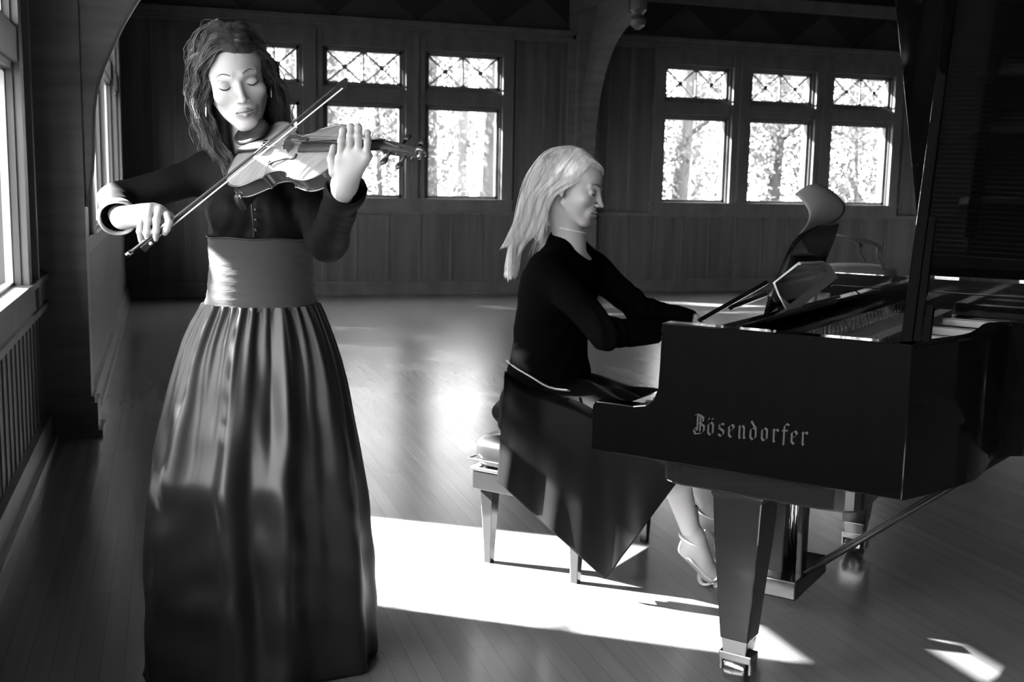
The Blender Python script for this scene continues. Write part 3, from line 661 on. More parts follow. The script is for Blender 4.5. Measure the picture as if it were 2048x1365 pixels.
lmb.build('lettering', 'lettering', piano, label='blackletter maker name in dull gold', kind='stuff')

# ------------------------------------------------------------ far armchair and stool by the back wall
def far_chair():
    y = 11.0; c = P(1715, 520, y); sx = c[0]; zs = .50
    root = empty('armchair', W([sx, y, 0]), 'pale upholstered wooden armchair with open arms by the back wall, beyond the piano', 'chair')
    def q(x, yy, z): return np.array([sx+x, y+yy, z])
    m = MB(); rows = []
    for k, (r_, z) in enumerate([(.92, zs-.05), (1.0, zs-.03), (1.0, zs+.02), (.93, zs+.055), (.6, zs+.075), (.05, zs+.08)]):
        rows.append([q(.36*r_*np.sign(math.cos(a))*abs(math.cos(a))**.6, .30*r_*np.sign(math.sin(a))*abs(math.sin(a))**.6, z) for a in np.linspace(0, 2*PI, 33)[:-1]])
    m.grid(rows, closed=True); m.build('seat', 'upholstery', root, smooth=True)
    m = MB(); m.box(-.36, .36, -.30, .30, zs-.10, zs-.05, q); bevel(m.build('seat_rail', 'chair_wood', root), .01)
    for x in (-.33, .33):
        for yy in (-.27, .27): MB().tube([q(x, yy, zs-.06), q(x*1.02, yy, .3), q(x*.97, yy*.98, .12), q(x*1.04, yy*1.03, 0)], [.028, .022, .016, .02], 8).build('leg', 'chair_wood', root, smooth=True)
    for yy in (-.27, .27):
        pts = catmull([q(-.34, yy*.9, .86), q(-.14, yy*1.08, .84), q(.06, yy*1.1, .80), q(.13, yy*1.05, .74)], 10); MB().tube(pts, .02, 8).build('arm', 'chair_wood', root, smooth=True)
        MB().tube(catmull([q(.10, yy*1.05, .77), q(.10, yy*1.05, .68), q(.17, yy*.98, .58), q(.22, yy*.95, zs-.03)], 8), [.016]*8, 8).build('arm_support', 'chair_wood', root, smooth=True)
    ring_ = []
    for a in np.linspace(0, 2*PI, 29): ring_.append(q(-.40-.10*math.sin(a)*.4, .22*math.cos(a), .98+.29*math.sin(a)))
    MB().tube(ring_, .022, 8).build('back_frame', 'chair_wood', root, smooth=True)
    m = MB(); m.grid([[q(-.40-.10*math.sin(a)*.4*r_-.02*(1-r_), .21*r_*math.cos(a), .98+.275*r_*math.sin(a)) for a in np.linspace(0, 2*PI, 29)[:-1]] for r_ in (1, .7, .4, .05)], closed=True); o = m.build('back_pad', 'upholstery', root, smooth=True)
    md = o.modifiers.new('t', 'SOLIDIFY'); md.thickness = .05; md.offset = 0
    for yy in (-.13, .13): MB().tube([q(-.36, yy, zs-.04), q(-.37, yy*.95, .74)], .018, 8).build('back_post', 'chair_wood', root, smooth=True)
    # stool
    y2 = 10.3; c = P(1838, 535, y2); sx2 = c[0]; root = empty('stool', W([sx2, y2, 0]), 'low padded footstool on the floor to the right of the armchair', 'stool')
    def q(x, yy, z): return np.array([sx2+x, y2+yy, z])
    m = MB(); m.grid([[q(.24*r_*math.cos(a), .2*r_*math.sin(a), z) for a in np.linspace(0, 2*PI, 25)[:-1]] for r_, z in ((.9, .40), (1, .43), (1, .47), (.9, .50), (.4, .52), (.03, .52))], closed=True); m.build('seat', 'upholstery', root, smooth=True)
    m = MB(); m.box(-.19, .19, -.15, .15, .34, .41, q); bevel(m.build('frame', 'chair_wood', root), .01)
    for x in (-.17, .17):
        for yy in (-.13, .13): MB().tube([q(x, yy, .36), q(x*1.1, yy*1.1, 0)], [.022, .014], 8).build('leg', 'chair_wood', root, smooth=True)
far_chair()

# ------------------------------------------------------------ piano bench (same axes as the piano)
bl, bR = tol(PZ(978, 1124, 0)), tol(PZ(1143, 1170, 0))
bs0 = bl[0]; bt0 = bl[1]; bsw = max(bR[0]-bl[0], .30); btw = .52; BH = .445
bench = empty('piano_bench', W(pl(bs0+bsw/2, bt0+btw/2, 0)), 'black leather topped piano bench on tapered wooden legs, under the seated pianist', 'bench')
def bx(s, t, z): return pl(bs0+s, bt0+t, z)
for (s, t) in ((0, 0), (bsw, 0), (0, btw), (bsw, btw)):
    m = MB(); rows = []
    for w_, z in ((.013, 0), (.015, .06), (.025, .27)): rows.append([bx(s+a*w_, t+b*w_, z) for a, b in ((-1, -1), (1, -1), (1, 1), (-1, 1))])
    m.grid(rows, closed=True); m.f += [(3, 2, 1, 0), (8, 9, 10, 11)]; lg = bevel(m.build('leg', 'bench_wood', bench), .002)
m = MB(); m.box(-.045, bsw+.045, -.045, btw+.045, .265, .335, bx); bevel(m.build('apron', 'bench_wood', bench), .004)
m = MB(); m.box(-.05, bsw+.05, -.05, btw+.05, .335, .345, bx); bevel(m.build('apron_trim', 'inlay', bench), .002)
def cushion(s0_, s1_, t0_, t1_, z0, z1, r):
    rows = []; cs, ct_, hs, ht = (s0_+s1_)/2, (t0_+t1_)/2, (s1_-s0_)/2, (t1_-t0_)/2
    for k, z in ((.96, z0), (1.0, z0+.012), (1.0, z1-.03), (.985, z1-.012), (.93, z1), (.6, z1+.006), (.02, z1+.008)):
        row = []
        for a in np.linspace(0, 2*PI, 49)[:-1]:
            c_, s_ = math.cos(a), math.sin(a); e = .22; row.append(bx(cs+hs*k*np.sign(c_)*abs(c_)**e, ct_+ht*k*np.sign(s_)*abs(s_)**e, z))
        rows.append(row)
    mb = MB().grid(rows, closed=True); return mb
cushion(-.055, bsw+.055, -.055, btw+.055, .35, BH, .03).build('cushion', 'leather', bench, smooth=True, sharp=50)
for z in (.372,): 
    m = MB(); m.tube([bx(a, b, z) for a, b in ((-.057, -.057), (bsw+.057, -.057), (bsw+.057, btw+.057), (-.057, btw+.057), (-.057, -.057))], .004, 6); m.build('piping', 'leather', bench)
# ============================================================ PEOPLE
from mathutils.bvhtree import BVHTree
class Frame:
    def __init__(s, o, R, k=1.0): s.o = np.asarray(o, float); s.R = np.asarray(R, float); s.k = k
    def __call__(s, *p): p = p[0] if len(p) == 1 else p; return s.o+s.R@(np.asarray(p, float)*s.k)
    def inv(s, P_): return ((np.asarray(P_)-s.o)@s.R)/s.k
    def rc(s, a, b, ra, rb): return rc(s(a), s(b), ra*s.k, rb*s.k)
    def ell(s, c, r, R=None): return ell(s(c), np.asarray(r)*s.k, s.R if R is None else s.R@R)
def head_prims(H, f):
    A = lambda p, k: f.add(p, k*H.k); C = lambda p, k: f.cut(p, k*H.k)
    A(H.ell((0, .018, .040), (.072, .090, .072)), .0); A(H.ell((0, -.028, .036), (.061, .060, .058)), .02); A(H.ell((0, -.034, -.022), (.060, .056, .058)), .02)
    A(H.ell((0, -.036, -.060), (.046, .048, .044)), .02); A(H.ell((0, -.074, -.098), (.017, .014, .014)), .022)
    for s in (-1, 1):
        A(H.rc((s*.050, -.002, -.055), (s*.014, -.068, -.098), .014, .012), .02); A(H.ell((s*.042, -.064, -.026), (.017, .016, .015)), .02)
        A(H.rc((s*.012, -.0865, .0165), (s*.042, -.072, .018), .0065, .0055), .012); C(H.ell((s*.031, -.099, .000), (.0165, .014, .0115)), .010)
        A(H.ell((s*.031, -.0765, -.0015), (.0150, .0125, .0110)), .0035)
    A(H.rc((0, -.0855, .012), (0, -.106, -.030), .0060, .0080), .011); A(H.ell((0, -.110, -.0335), (.0085, .0085, .0075)), .006)
    for s in (-1, 1): A(H.ell((s*.0115, -.100, -.0365), (.0060, .0085, .0060)), .005); C(H.ell((s*.0058, -.107, -.0435), (.0028, .0040, .0028)), .002)
    A(H.ell((0, -.080, -.063), (.027, .0175, .020)), .012)
    for s in (-1, 1):
        A(H.rc((s*.0215, -.0895, -.0645), (s*.003, -.0985, -.0590), .0022, .0042), .003); A(H.rc((s*.018, -.0895, -.0665), (0, -.0970, -.0705), .0024, .0050), .003)
        A(H.ell((s*.0735, .012, -.006), (.007, .016, .029)), .006); C(H.ell((s*.081, .008, -.004), (.005, .009, .016)), .004); A(H.ell((s*.0735, .004, -.030), (.005, .006, .008)), .004)
    for t in np.linspace(-1, 1, 9):
        C(H.ell((t*.019, -.1005+.0085*abs(t)**1.5, -.0645), (.004, .0035, .0011)), .0012)
def head_tone(H, V_, base=.45, lip=.26, cheek=.9):
    L_ = H.inv(V_); x, y, z = L_[:, 0], L_[:, 1], L_[:, 2]; t = np.full(len(L_), base)
    def mixd(d, r, v): w_ = np.clip(1-d/r, 0, 1); w_ = w_*w_*(3-2*w_); t[:] = t*(1-w_)+v*w_
    fr = y < -.05
    lw = np.sqrt((x/.0225)**2+((z+.0645)/.0105)**2); m = fr & (lw < 1.15) & (y < -.085); ww = np.clip((1.15-lw)/.25, 0, 1)*m; t[:] = t*(1-ww)+lip*ww
    ml = fr & (np.abs(x) < .021) & (y < -.084); d = np.abs(z+.0645); ww = np.clip(1-d/.0018, 0, 1)*ml*.75; t[:] = t*(1-ww)+.07*ww  # mouth line: shade between the lips painted into the tone
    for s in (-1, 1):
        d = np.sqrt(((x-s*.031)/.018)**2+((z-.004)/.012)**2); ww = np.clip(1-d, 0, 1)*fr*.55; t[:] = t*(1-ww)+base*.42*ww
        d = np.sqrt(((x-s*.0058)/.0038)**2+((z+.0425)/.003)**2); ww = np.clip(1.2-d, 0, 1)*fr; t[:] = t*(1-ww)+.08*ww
        d = np.sqrt(((x-s*.045)/.02)**2+((z+.035)/.018)**2); ww = np.clip(1-d, 0, 1)*fr*.1; t[:] = t*(1-ww)+base*.85*ww
    return t
def merge(parts):
    V_, F_, n = [], [], 0
    for v, f in parts: V_.append(v); F_.append(f+n); n += len(v)
    return np.vstack(V_), np.vstack(F_)
def face_details(H, verts, faces, parent):
    bv = BVHTree.FromPolygons([tuple(v) for v in verts], [tuple(map(int, f)) for f in faces])
    def onface(x, z, off=.0004):
        o = H(x, -.16, z); d = H.R@np.array([0, 1.0, 0]); h = bv.ray_cast(Vector(o), Vector(d)); return np.array(h[0])-d*off if h[0] is not None else o+d*.08*H.k
    for s in (-1, 1):
        pts = [onface(s*x, z) for x, z in ((.0145, .0215), (.021, .0250), (.029, .0270), (.037, .0262), (.0445, .0215))]; pts = catmull(pts, 14)
        MB().tube(pts, [H.k*r for r in np.interp(np.linspace(0, 1, 14), [0, .3, .7, 1], [.0020, .0026, .0019, .0005])], 6, flat=.6).build('eyebrow', 'brow', parent, smooth=True)
        pts = catmull([onface(s*x, z, .0008) for x, z in ((.0195, -.0035), (.024, -.0070), (.031, -.0088), (.038, -.0070), (.0445, -.0025))], 14)
        MB().tube(pts, [H.k*r for r in np.interp(np.linspace(0, 1, 14), [0, .3, .8, 1], [.0008, .0016, .0019, .0010])], 6).build('eyelashes', 'lash', parent, smooth=True)
        pts = catmull([onface(s*x, z, .0001) for x, z in ((.020, .0045), (.026, .0085), (.033, .0088), (.041, .0055))], 12)
        MB().tube(pts, [H.k*r for r in np.interp(np.linspace(0, 1, 12), [0, .5, 1], [.0003, .0006, .0003])], 6).build('eyelid_crease', 'brow', parent, smooth=True)
def finger(f, pts, r0_, r1_, k=.004):
    for i in range(len(pts)-1):
        n = len(pts)-1; a = r0_+(r1_-r0_)*i/n; b_ = r0_+(r1_-r0_)*(i+1)/n; f.add(rc(pts[i], pts[i+1], a, b_), k)
        if 0 < i: f.add(ell(pts[i], [a*1.05]*3), .003)
def nail(parent, tip, prev, normal, w_=.0055):
    ax = unit(np.asarray(tip)-prev); n_ = unit(np.asarray(normal)-ax*(np.asarray(normal)@ax)); sdv = np.cross(ax, n_)
    rows = [[np.asarray(tip)+ax*(-.004+.010*u_)+sdv*w_*v_*(1-.25*u_*u_)+n_*(.0066-.003*v_*v_-.002*u_) for v_ in np.linspace(-1, 1, 5)] for u_ in np.linspace(0, 1, 4)]
    MB().grid(rows).build('nail', 'nail', parent, smooth=True)
mat('nail', .55, .2)
def strands(guides, n, m_, name, parent, r=.0016, jit=.012, wave=(.0, 30, 0), seg=22, sides=4, label=None, seed=3, taper=.5, clumps=0):
    rr = np.random.default_rng(seed); cl = [(rr.uniform(0, 1), rr.normal(size=3), rr.normal(size=3), rr.uniform(0, 6.28, 3), rr.uniform(.6, 1.4), rr.uniform(.8, 1.2)) for _ in range(max(clumps, 1))]; mb = MB()
    G = [catmull(g_, seg) for g_ in guides]; wts = np.array([np.linalg.norm(np.diff(g_, axis=0), axis=1).sum() for g_ in G]); ng = len(G)
    for i in range(n):
        k = rr.uniform(0, ng-1); a = int(k); fr_ = k-a; g_ = G[a]*(1-fr_)+G[min(a+1, ng-1)]*fr_
        u_ = np.linspace(0, 1, seg)[:, None]; off = rr.normal(size=3)*jit; off2 = rr.normal(size=3)*jit*1.2; ph = rr.uniform(0, 6.28, 3); amp = wave[0]*rr.uniform(.6, 1.3)
        L_ = wave[1]*rr.uniform(.8, 1.2)
        if clumps:
            c_ = cl[rr.integers(clumps)]; k = min(max(c_[0]+rr.normal()*.035, 0), 1)*(ng-1); a = int(k); fr_ = k-a; g_ = G[a]*(1-fr_)+G[min(a+1, ng-1)]*fr_
            off = c_[1]*jit*.9+rr.normal(size=3)*jit*.28; off2 = c_[2]*jit*.9+rr.normal(size=3)*jit*.45; ph = c_[3]+rr.normal(size=3)*.35; amp = wave[0]*c_[4]*rr.uniform(.85, 1.15); L_ = wave[1]*c_[5]
        s_ = np.concatenate([[0], np.cumsum(np.linalg.norm(np.diff(g_, axis=0), axis=1))])[:, None]
        g2 = g_+off*(.25+.75*np.minimum(u_*3, 1))+off2*u_**1.5+amp*np.minimum(u_*2.2, 1)*np.concatenate([np.sin(L_*s_+ph[0]), np.cos(L_*s_+ph[1]), .4*np.sin(L_*s_*1.3+ph[2])], 1)
        ln = rr.uniform(.8, 1.0); kk = int(seg*ln); rad = r*rr.uniform(.6, 1.3)*(1-taper*np.linspace(0, 1, seg)**2); mb.tube(list(g2[:kk]), list(rad[:kk]), sides, caps=False)
    return mb.build(name, m_, parent, smooth=True, label=label)

# ------------------------------------------------------------ the violinist
vio_c = P(527, 1100, 2.90)
viol = empty('person', W([vio_c[0], 2.90, 0]), 'standing woman with dark wavy hair in long dark gown, playing a violin', 'person')
R1 = rot('z', 19) @ rot('x', 15) @ rot('y', -14); H1 = Frame(P(477, 168, 2.72)-R1@(np.array([0, -.088, 0])*1.05), R1, 1.05)
# violin pose
VT, VS = P(476, 308, 2.76), P(858, 300, 2.40)
VA = unit(VS-VT)
VN_ = np.array([.22, -.80, .50]); VN_ = unit(VN_-VA*(VN_@VA)); VBx = np.cross(VN_, VA)
if VBx[2] > 0: VBx = -VBx
VO = VT
def vl(a, b, n): return VO+VA*a+VBx*b+VN_*n     # a along to scroll, b across to the near/lower edge, n out of the top
# bow
BF, BTp = P(262, 504, 2.545), P(688, 160, 2.585)
# arms
SR, ER, WR = P(418, 346, 2.90), P(232, 402, 2.80), P(236, 440, 2.60)
SL, EL, WL = P(602, 352, 2.92), P(655, 482, 2.78), P(694, 372, 2.54)
NB = P(497, 320, 2.88)
fh = Field(H1.o-[.16, .17, .30], H1.o+[.15, .17, .19], .0017)
head_prims(H1, fh); nb0 = H1(0, .022, -.07); fh.add(rc(nb0, NB, .050, .056), .022); fh.add(rc(H1(0, -.01, -.085), NB+[0, -.02, .03], .032, .045), .02); fh.add(ell(NB+[0, 0, -.05], (.085, .05, .04)), .03)
hv, hf = fh.mesh()
# right (bow) hand
fb = Field(P(225, 500, 2.66)-[.03, .13, .02], P(352, 395, 2.66)+[.03, .13, .03], .0014)
y0 = 2.575
K = [P(283, 417, y0), P(300, 414, y0-.005), P(318, 419, y0-.01), P(334, 430, y0-.01)]   # knuckles little -> index
wr = P(243, 437, 2.60)
for k_, w_ in zip(K, (.014, .0145, .0145, .014)): fb.add(rc(wr+(k_-wr)*.15, k_+[0, .012, -.006], .0185, w_), .012)
fb.add(rc(wr, (K[1]+K[2])/2+[0, .02, -.012], .020, .018), .015)
fb.add(rc(WR+(ER-WR)*.5, wr, .026, .0205), .018)
FGR = [[K[0], P(281, 440, y0-.022), P(279, 463, y0-.025), P(282, 481, y0-.012)], [K[1], P(295, 440, y0-.028), P(293, 466, y0-.03), P(297, 484, y0-.018)],
       [K[2], P(313, 441, y0-.03), P(312, 463, y0-.034), P(311, 478, y0-.02)], [K[3], P(338, 444, y0-.028), P(334, 458, y0-.03), P(330, 466, y0-.018)]]
for i, fg in enumerate(FGR): finger(fb, fg, .0088 if i else .0078, .0068 if i else .0062)
finger(fb, [P(275, 448, y0+.028), P(296, 462, y0+.030), P(308, 474, y0+.012)], .0105, .0085)
bvh_, bf_ = fb.mesh()
# left hand on the neck
fl = Field(P(650, 400, 2.52)-[.04, .10, .02], P(760, 240, 2.52)+[.03, .15, .03], .0014)
yl = 2.455; wl = P(688, 372, 2.50)
KL = [P(681, 318, yl+.012), P(699, 306, yl+.006), P(717, 305, yl), P(733, 312, yl-.004)]
for k_ in KL: fl.add(rc(wl+(k_-wl)*.12, k_, .021, .0135), .012)
fl.add(rc(wl+[0, .008, 0], (KL[1]+KL[2])/2+[0, .012, -.01], .024, .020), .015); fl.add(rc(WL+(EL-WL)*.5, wl, .032, .0235), .02)
FGL = [[KL[0], P(683, 282, yl-.004), P(686, 262, yl+.004), P(688, 264, yl+.026)], [KL[1], P(701, 272, yl-.01), P(702, 254, yl-.002), P(702, 262, yl+.022)],
       [KL[2], P(717, 272, yl-.014), P(717, 256, yl-.006), P(716, 266, yl+.020)], [KL[3], P(735, 283, yl-.014), P(735, 266, yl-.008), P(732, 274, yl+.016)]]
for i, fg in enumerate(FGL): finger(fl, fg, .0090 if i < 3 else .0080, .0068 if i < 3 else .0062)
finger(fl, [P(668, 345, yl+.03), P(664, 318, yl+.045), P(668, 296, yl+.062)], .012, .009)
lv, lf = fl.mesh()
# rest of the body inside the clothes, down to the shoes
cx = vio_c[0]; fbd = Field([cx-.55, 2.5, 0.0], [cx+.45, 3.15, 1.46], .009)
WAI = P(524, 590, 2.90); CH = P(508, 410, 2.90); PEL = np.array([WAI[0], 2.92, .90])
fbd.add(ell(CH, (.105, .085, .12)), .0); fbd.add(ell((CH+WAI)/2, (.105, .08, .14)), .05); fbd.add(ell(PEL, (.15, .10, .12)), .05); fbd.add(rc(SR, SL, .045, .045), .05); fbd.add(rc(NB, CH, .05, .07), .03)
for s, S_, E_, W_ in ((-1, SR, ER, WR), (1, SL, EL, WL)):
    fbd.add(rc(S_, E_, .038, .028), .02); fbd.add(rc(E_, E_+(W_-E_)*.8, .028, .022), .02)
    hip = PEL+[s*.085, 0, -.05]; kn = np.array([hip[0]+s*.01, 2.90, .50]); an = np.array([kn[0]+s*.01, 2.95, .10])
    fbd.add(rc(hip, kn, .085, .055), .04); fbd.add(rc(kn, an, .052, .035), .03); fbd.add(rc(an, an+[0, -.05, -.06], .034, .03), .02); fbd.add(rc(an+[0, -.05, -.06], an+[s*.02, -.15, -.07], .032, .024), .02)
v4, f4 = fbd.mesh()
t1 = head_tone(H1, hv, .50, .33); V_, F_ = merge([(hv, hf), (bvh_, bf_), (lv, lf), (v4, f4)]); tone = np.concatenate([t1, np.full(len(bvh_), .46), np.full(len(lv), .33), np.full(len(v4), .46)])  # left hand's skin tone lowered to paint in weaker light
make('body', V_, F_, 'skin', viol, smooth=True, tone=tone); face_details(H1, hv, hf, viol)
for fg in FGR: nail(viol, fg[-1], fg[-2], [0.1, -1, .1])
# earrings
for s, zz in ((-1, .052), (1, .034)):
    e0 = H1(s*.078, -.022 if s < 0 else -.012, -.030); MB().tube([e0, e0+[0, -.002, -zz]], [.0022, .0028], 8).lathe([(.001, -.003), (.0032, 0), (.001, .003)], e0, n=8).build('earring', 'chrome', viol, smooth=True)
# jacket
fj = Field([cx-.62, 2.42, 1.02], [cx+.42, 3.12, 1.50], .004)
def row_ell(py, xl, xr, dep, hz_, y=2.90):
    a, b = P(xl, py, y), P(xr, py, y); return ell((a+b)/2, ((b[0]-a[0])/2, dep, hz_))
for q_ in ((352, 424, 592, .082, .035), (385, 414, 606, .098, .05), (425, 412, 612, .112, .05), (465, 419, 622, .104, .05), (495, 421, 626, .098, .05)): fj.add(row_ell(*q_), .03)
for px in (462, 548): fj.add(ell(P(px, 432, 2.825), (.052, .042, .052)), .03)
fj.add(rc(SR, SL, .046, .050), .05); fj.add(rc(NB+[0, .01, .0], SR+[0, 0, .0], .055, .045), .04); fj.add(rc(NB+[0, .01, 0], SL, .055, .045), .04)
fj.add(rc(SR, ER, .049, .041), .02); fj.add(rc(ER, ER+(WR-ER)*.80, .041, .038), .02); fj.add(rc(SL, EL, .056, .050), .03); fj.add(rc(EL, EL+(WL-EL)*.86, .050, .040), .02)
X = fj.xyz()
def fold(S_, E_, amp, fq, ph):
    v = E_-S_; L_ = np.linalg.norm(v); v = v/L_; t = (X[0]-S_[0])*v[0]+(X[1]-S_[1])*v[1]+(X[2]-S_[2])*v[2]; w_ = np.exp(-((t-L_*.75)/(L_*.45))**2)*((t > -.05) & (t < L_+.08))
    return amp*.45*w_*np.sin(fq*(t+.35*(X[2]-S_[2])+1.1*X[0])+ph+3.2*np.sin(30*X[2]+9*X[0]))
fj.d += (fold(SR, ER, .0030, 190, .3)+fold(SL, EL, .0026, 110, 1.1)+fold(EL, WL, .0016, 120, 0)*(X[0] > SL[0])).astype(np.float32)
fj.d += (.0013*np.sin(70*X[2]+25*X[0]+3*np.sin(18*X[0]))).astype(np.float32)
# openings: V neckline and sleeve ends
fj.cut(rc(NB+[0, .0, .10], NB+[0, -.02, -.02], .070, .050), .008); fj.cut(ell(P(500, 312, 2.79), (.034, .05, .05)), .01)
dR = unit(WR-ER); dL = unit(WL-EL); fj.cut(rc(ER+(WR-ER)*.86, ER+(WR-ER)*1.25, .036, .036), .004); fj.cut(rc(EL+(WL-EL)*.90, EL+(WL-EL)*1.25, .034, .034), .004)
jv, jf = fj.mesh(); zc = jv[jf].mean(1)[:, 2]; sm = P(520, 476, 2.80)[2]; xc = jv[jf].mean(1)[:, 0]; jf = jf[(zc > sm-.025) | (xc > P(632, 480, 2.8)[0])]
make('jacket', jv, jf, 'cloth_dark', viol, smooth=True)
# cuffs, flared and turned back
def cuff(c, d, r0_, r1_, L_, name, flare):
    d = unit(d); a = unit(np.cross(d, [0, 0, 1])); b_ = np.cross(d, a); rows = []
    for (t, r) in ((0, r0_), (L_*.5, r0_*1.05), (L_, r1_), (L_*.97, r1_+.004), (L_*.6, r1_+flare), (L_*.35, r1_+flare*.8), (.0, r0_+.005)):
        rows.append([c+d*(t+.004*math.sin(3*q_))+r*(math.cos(q_)*a+math.sin(q_)*b_*.95) for q_ in np.linspace(0, 2*PI, 37)[:-1]])
    return MB().grid(rows, closed=True)
cuff(ER+(WR-ER)*.66, WR-ER, .036, .040, .062, 'cuff', .006).build('cuff', 'cuff_lining', viol, smooth=True, label='pale shiny turned-back cuff')
cuff(EL+(WL-EL)*.78, WL-EL, .040, .044, .06, 'cuff', .006).build('cuff', 'cloth_dark', viol, smooth=True)
# collar wings and lapels
def collar(sgn, a0, a1, hgt):
    rows = []
    for i in range(9):
        u_ = i/8; rows.append([])
        for j in range(15):
            q_ = math.radians(a0+(a1-a0)*j/14); r = .070+.030*u_+.010*math.sin(PI*u_); z = NB[2]-.015+hgt*u_*(1-.25*(j/14)**2)-.01*(j/14)
            rows[-1].append(np.array([NB[0]+sgn*r*math.sin(q_), NB[1]-.005-r*math.cos(q_)*.95, z]))
    o = MB().grid(rows).build('collar', 'cloth_dark', viol, smooth=True); md = o.modifiers.new('t', 'SOLIDIFY'); md.thickness = .004
collar(-1, 15, 180, .150); collar(1, 40, 180, .110)
for s, q_ in ((-1, [(462, 318), (478, 330), (492, 402), (508, 420), (490, 360), (470, 325)]), (1, [(535, 318), (548, 330), (520, 408), (506, 416), (520, 365), (528, 330)])):
    pass
MB().tube([P(503, 405, 2.775), P(506, 440, 2.772), P(508, 474, 2.790)], [.0022]*3, 6).build('placket', 'black_matte', viol)
for py in (420, 440, 460): MB().lathe([(.001, -.003), (.005, -.002), (.005, .001), (.001, .003)], P(512, py, 2.772), (0.2, -1, 0), 12).build('button', 'black_matte', viol, smooth=True)
# velvet waistband
rows = []; wb = [(474, 417, 627), (482, 418, 628), (500, 419, 628), (520, 420, 628), (540, 420, 628), (560, 419, 629), (580, 417, 630), (600, 413, 633), (614, 409, 637)]
for i, (py, xl, xr) in enumerate(wb):
    a, b = P(xl, py, 2.90), P(xr, py, 2.90); c = (a+b)/2; hw = (b[0]-a[0])/2; dp = .112+.004*(i/8)
    rows.append([c+[hw*math.cos(q_), -dp*math.sin(q_), 0]+np.array([.0012*math.sin(9*q_+i*2), 0, .0015*math.sin(7*q_+i)]) for q_ in np.linspace(0, 2*PI, 97)[:-1]])
rows = [list(r) for r in rows]; dense = []
arr = np.array(rows); 
for u_ in np.linspace(0, len(wb)-1.001, 40):
    a = int(u_); f_ = u_-a; rr_ = arr[a]*(1-f_)+arr[a+1]*f_; ang = np.linspace(0, 2*PI, 97)[:-1]; cc = rr_.mean(0)
    rr_ = cc+(rr_-cc)*(1+.004*np.sin(u_*7+2.2*np.sin(ang*2+1))+.003*np.sin(u_*13+3*np.cos(ang*3)))[:, None]; dense.append(list(rr_))
MB().grid(dense[::-1], closed=True).build('waistband', 'velvet', viol, smooth=True)
t0r = [np.array(p)+unit(np.array(p)-arr[0].mean(0))*.003 for p in dense[0]]; MB().tube(t0r+[t0r[0]], [.002]*(len(t0r)+1), 6).build('waist_seam', 'black_matte', viol, smooth=True)
# gathered satin skirt
prof = [(606, 409, 637), (625, 398, 646), (650, 384, 656), (680, 370, 667), (720, 356, 680), (760, 345, 690), (850, 324, 708), (950, 308, 724), (1020, 303, 734), (1110, 302, 742), (1200, 302, 748), (1280, 303, 751), (1335, 306, 750)]
pr = np.array(prof, float); ys = 2.90; NR, NC = 90, 360; rows = []; zt = P(520, 606, ys)[2]
from numpy import interp
ang = np.linspace(0, 2*PI, NC+1)[:-1]; rf = np.random.default_rng(11); ph1 = rf.uniform(0, 6.28, 8)
big = [(-2.62, .20, 1.0), (-2.05, .13, 1.0), (-1.45, .16, 1.15), (-.95, .14, .8), (-.42, .2, .8), (.2, .2, .7), (.9, .2, .8), (1.6, .22, .8), (2.3, .2, .8), (2.95, .16, .8)]
for i in range(NR+1):
    py = 606+(1335-606)*(i/NR)**1.05; xl, xr = interp(py, pr[:, 0], pr[:, 1]), interp(py, pr[:, 0], pr[:, 2]); a, b = P(xl, py, ys), P(xr, py, ys); c = (a+b)/2; hw = (b[0]-a[0])/2; z = P((xl+xr)/2, py, ys)[2]
    if i == NR: z = .012
    u_ = (zt-z)/zt; dp = .115+(hw*.88-.115)*min(1, u_*2.2)
    fine = .014*math.exp(-u_*4.5)*min(1, .25+u_*8); row = []
    for q_ in ang:
        g_ = 0
        for (a0, w_, am) in big:
            d_ = (q_-PI-(a0)+PI) % (2*PI)-PI
            am_ = am*(.010+.052*min(1, u_*1.6)); drift = .18*math.sin(a0*5)*u_
            d_ -= drift; g_ += am_*math.exp(-(d_/(w_*(1+.25*math.sin(u_*4+a0*7))))**2)
        g_ -= .030*min(1, u_*1.6)
        fi = fine*(abs(math.sin(17*q_+ph1[0]+.8*math.sin(3*q_)))-.5)+.006*math.exp(-u_*3.0)*math.sin(31*q_+1.7*math.sin(5*q_+ph1[2]))
        mid = .005*math.sin(13*q_+5*u_+ph1[3])*min(1, u_*3)*(1-.4*u_)+.003*math.sin(23*q_+ph1[5]+4*u_)*min(1, u_*4)*(1-u_)
        tw = .004*math.sin(40*u_+5*q_+3*math.sin(2*q_))*u_
        sc_ = g_+fi+mid+tw+.0035*math.sin(9*q_+21*u_+2*math.sin(5*q_))*min(1, u_*3)+.0022*math.sin(27*u_-14*q_+3*math.sin(3*q_+9*u_))*min(1, u_*2); side = abs(math.cos(q_))**6
        sc_ = sc_*(1-.7*side)
        zz = z+(.018*math.sin(3*q_+1.0)+.012*math.sin(7*q_) if i > NR-14 else 0)*max(0, (i-NR+14)/14)*.6
        row.append(np.array([c[0]+(hw+sc_)*math.cos(q_), ys-(dp+sc_)*math.sin(q_), max(.006, zz)]))
    rows.append(row)
sk = MB().grid(rows[::-1], closed=True).build('skirt', 'satin', viol, smooth=True, label='gathered floor-length satin skirt')
def skull(x, y, off=.006):
    z1 = 1-(x/.072)**2-((y-.018)/.090)**2; z2 = 1-(x/.061)**2-((y+.028)/.060)**2
    return max(.040+.072*math.sqrt(max(z1, 0)), .036+.058*math.sqrt(max(z2, 0)) if z2 > 0 else 0)+off
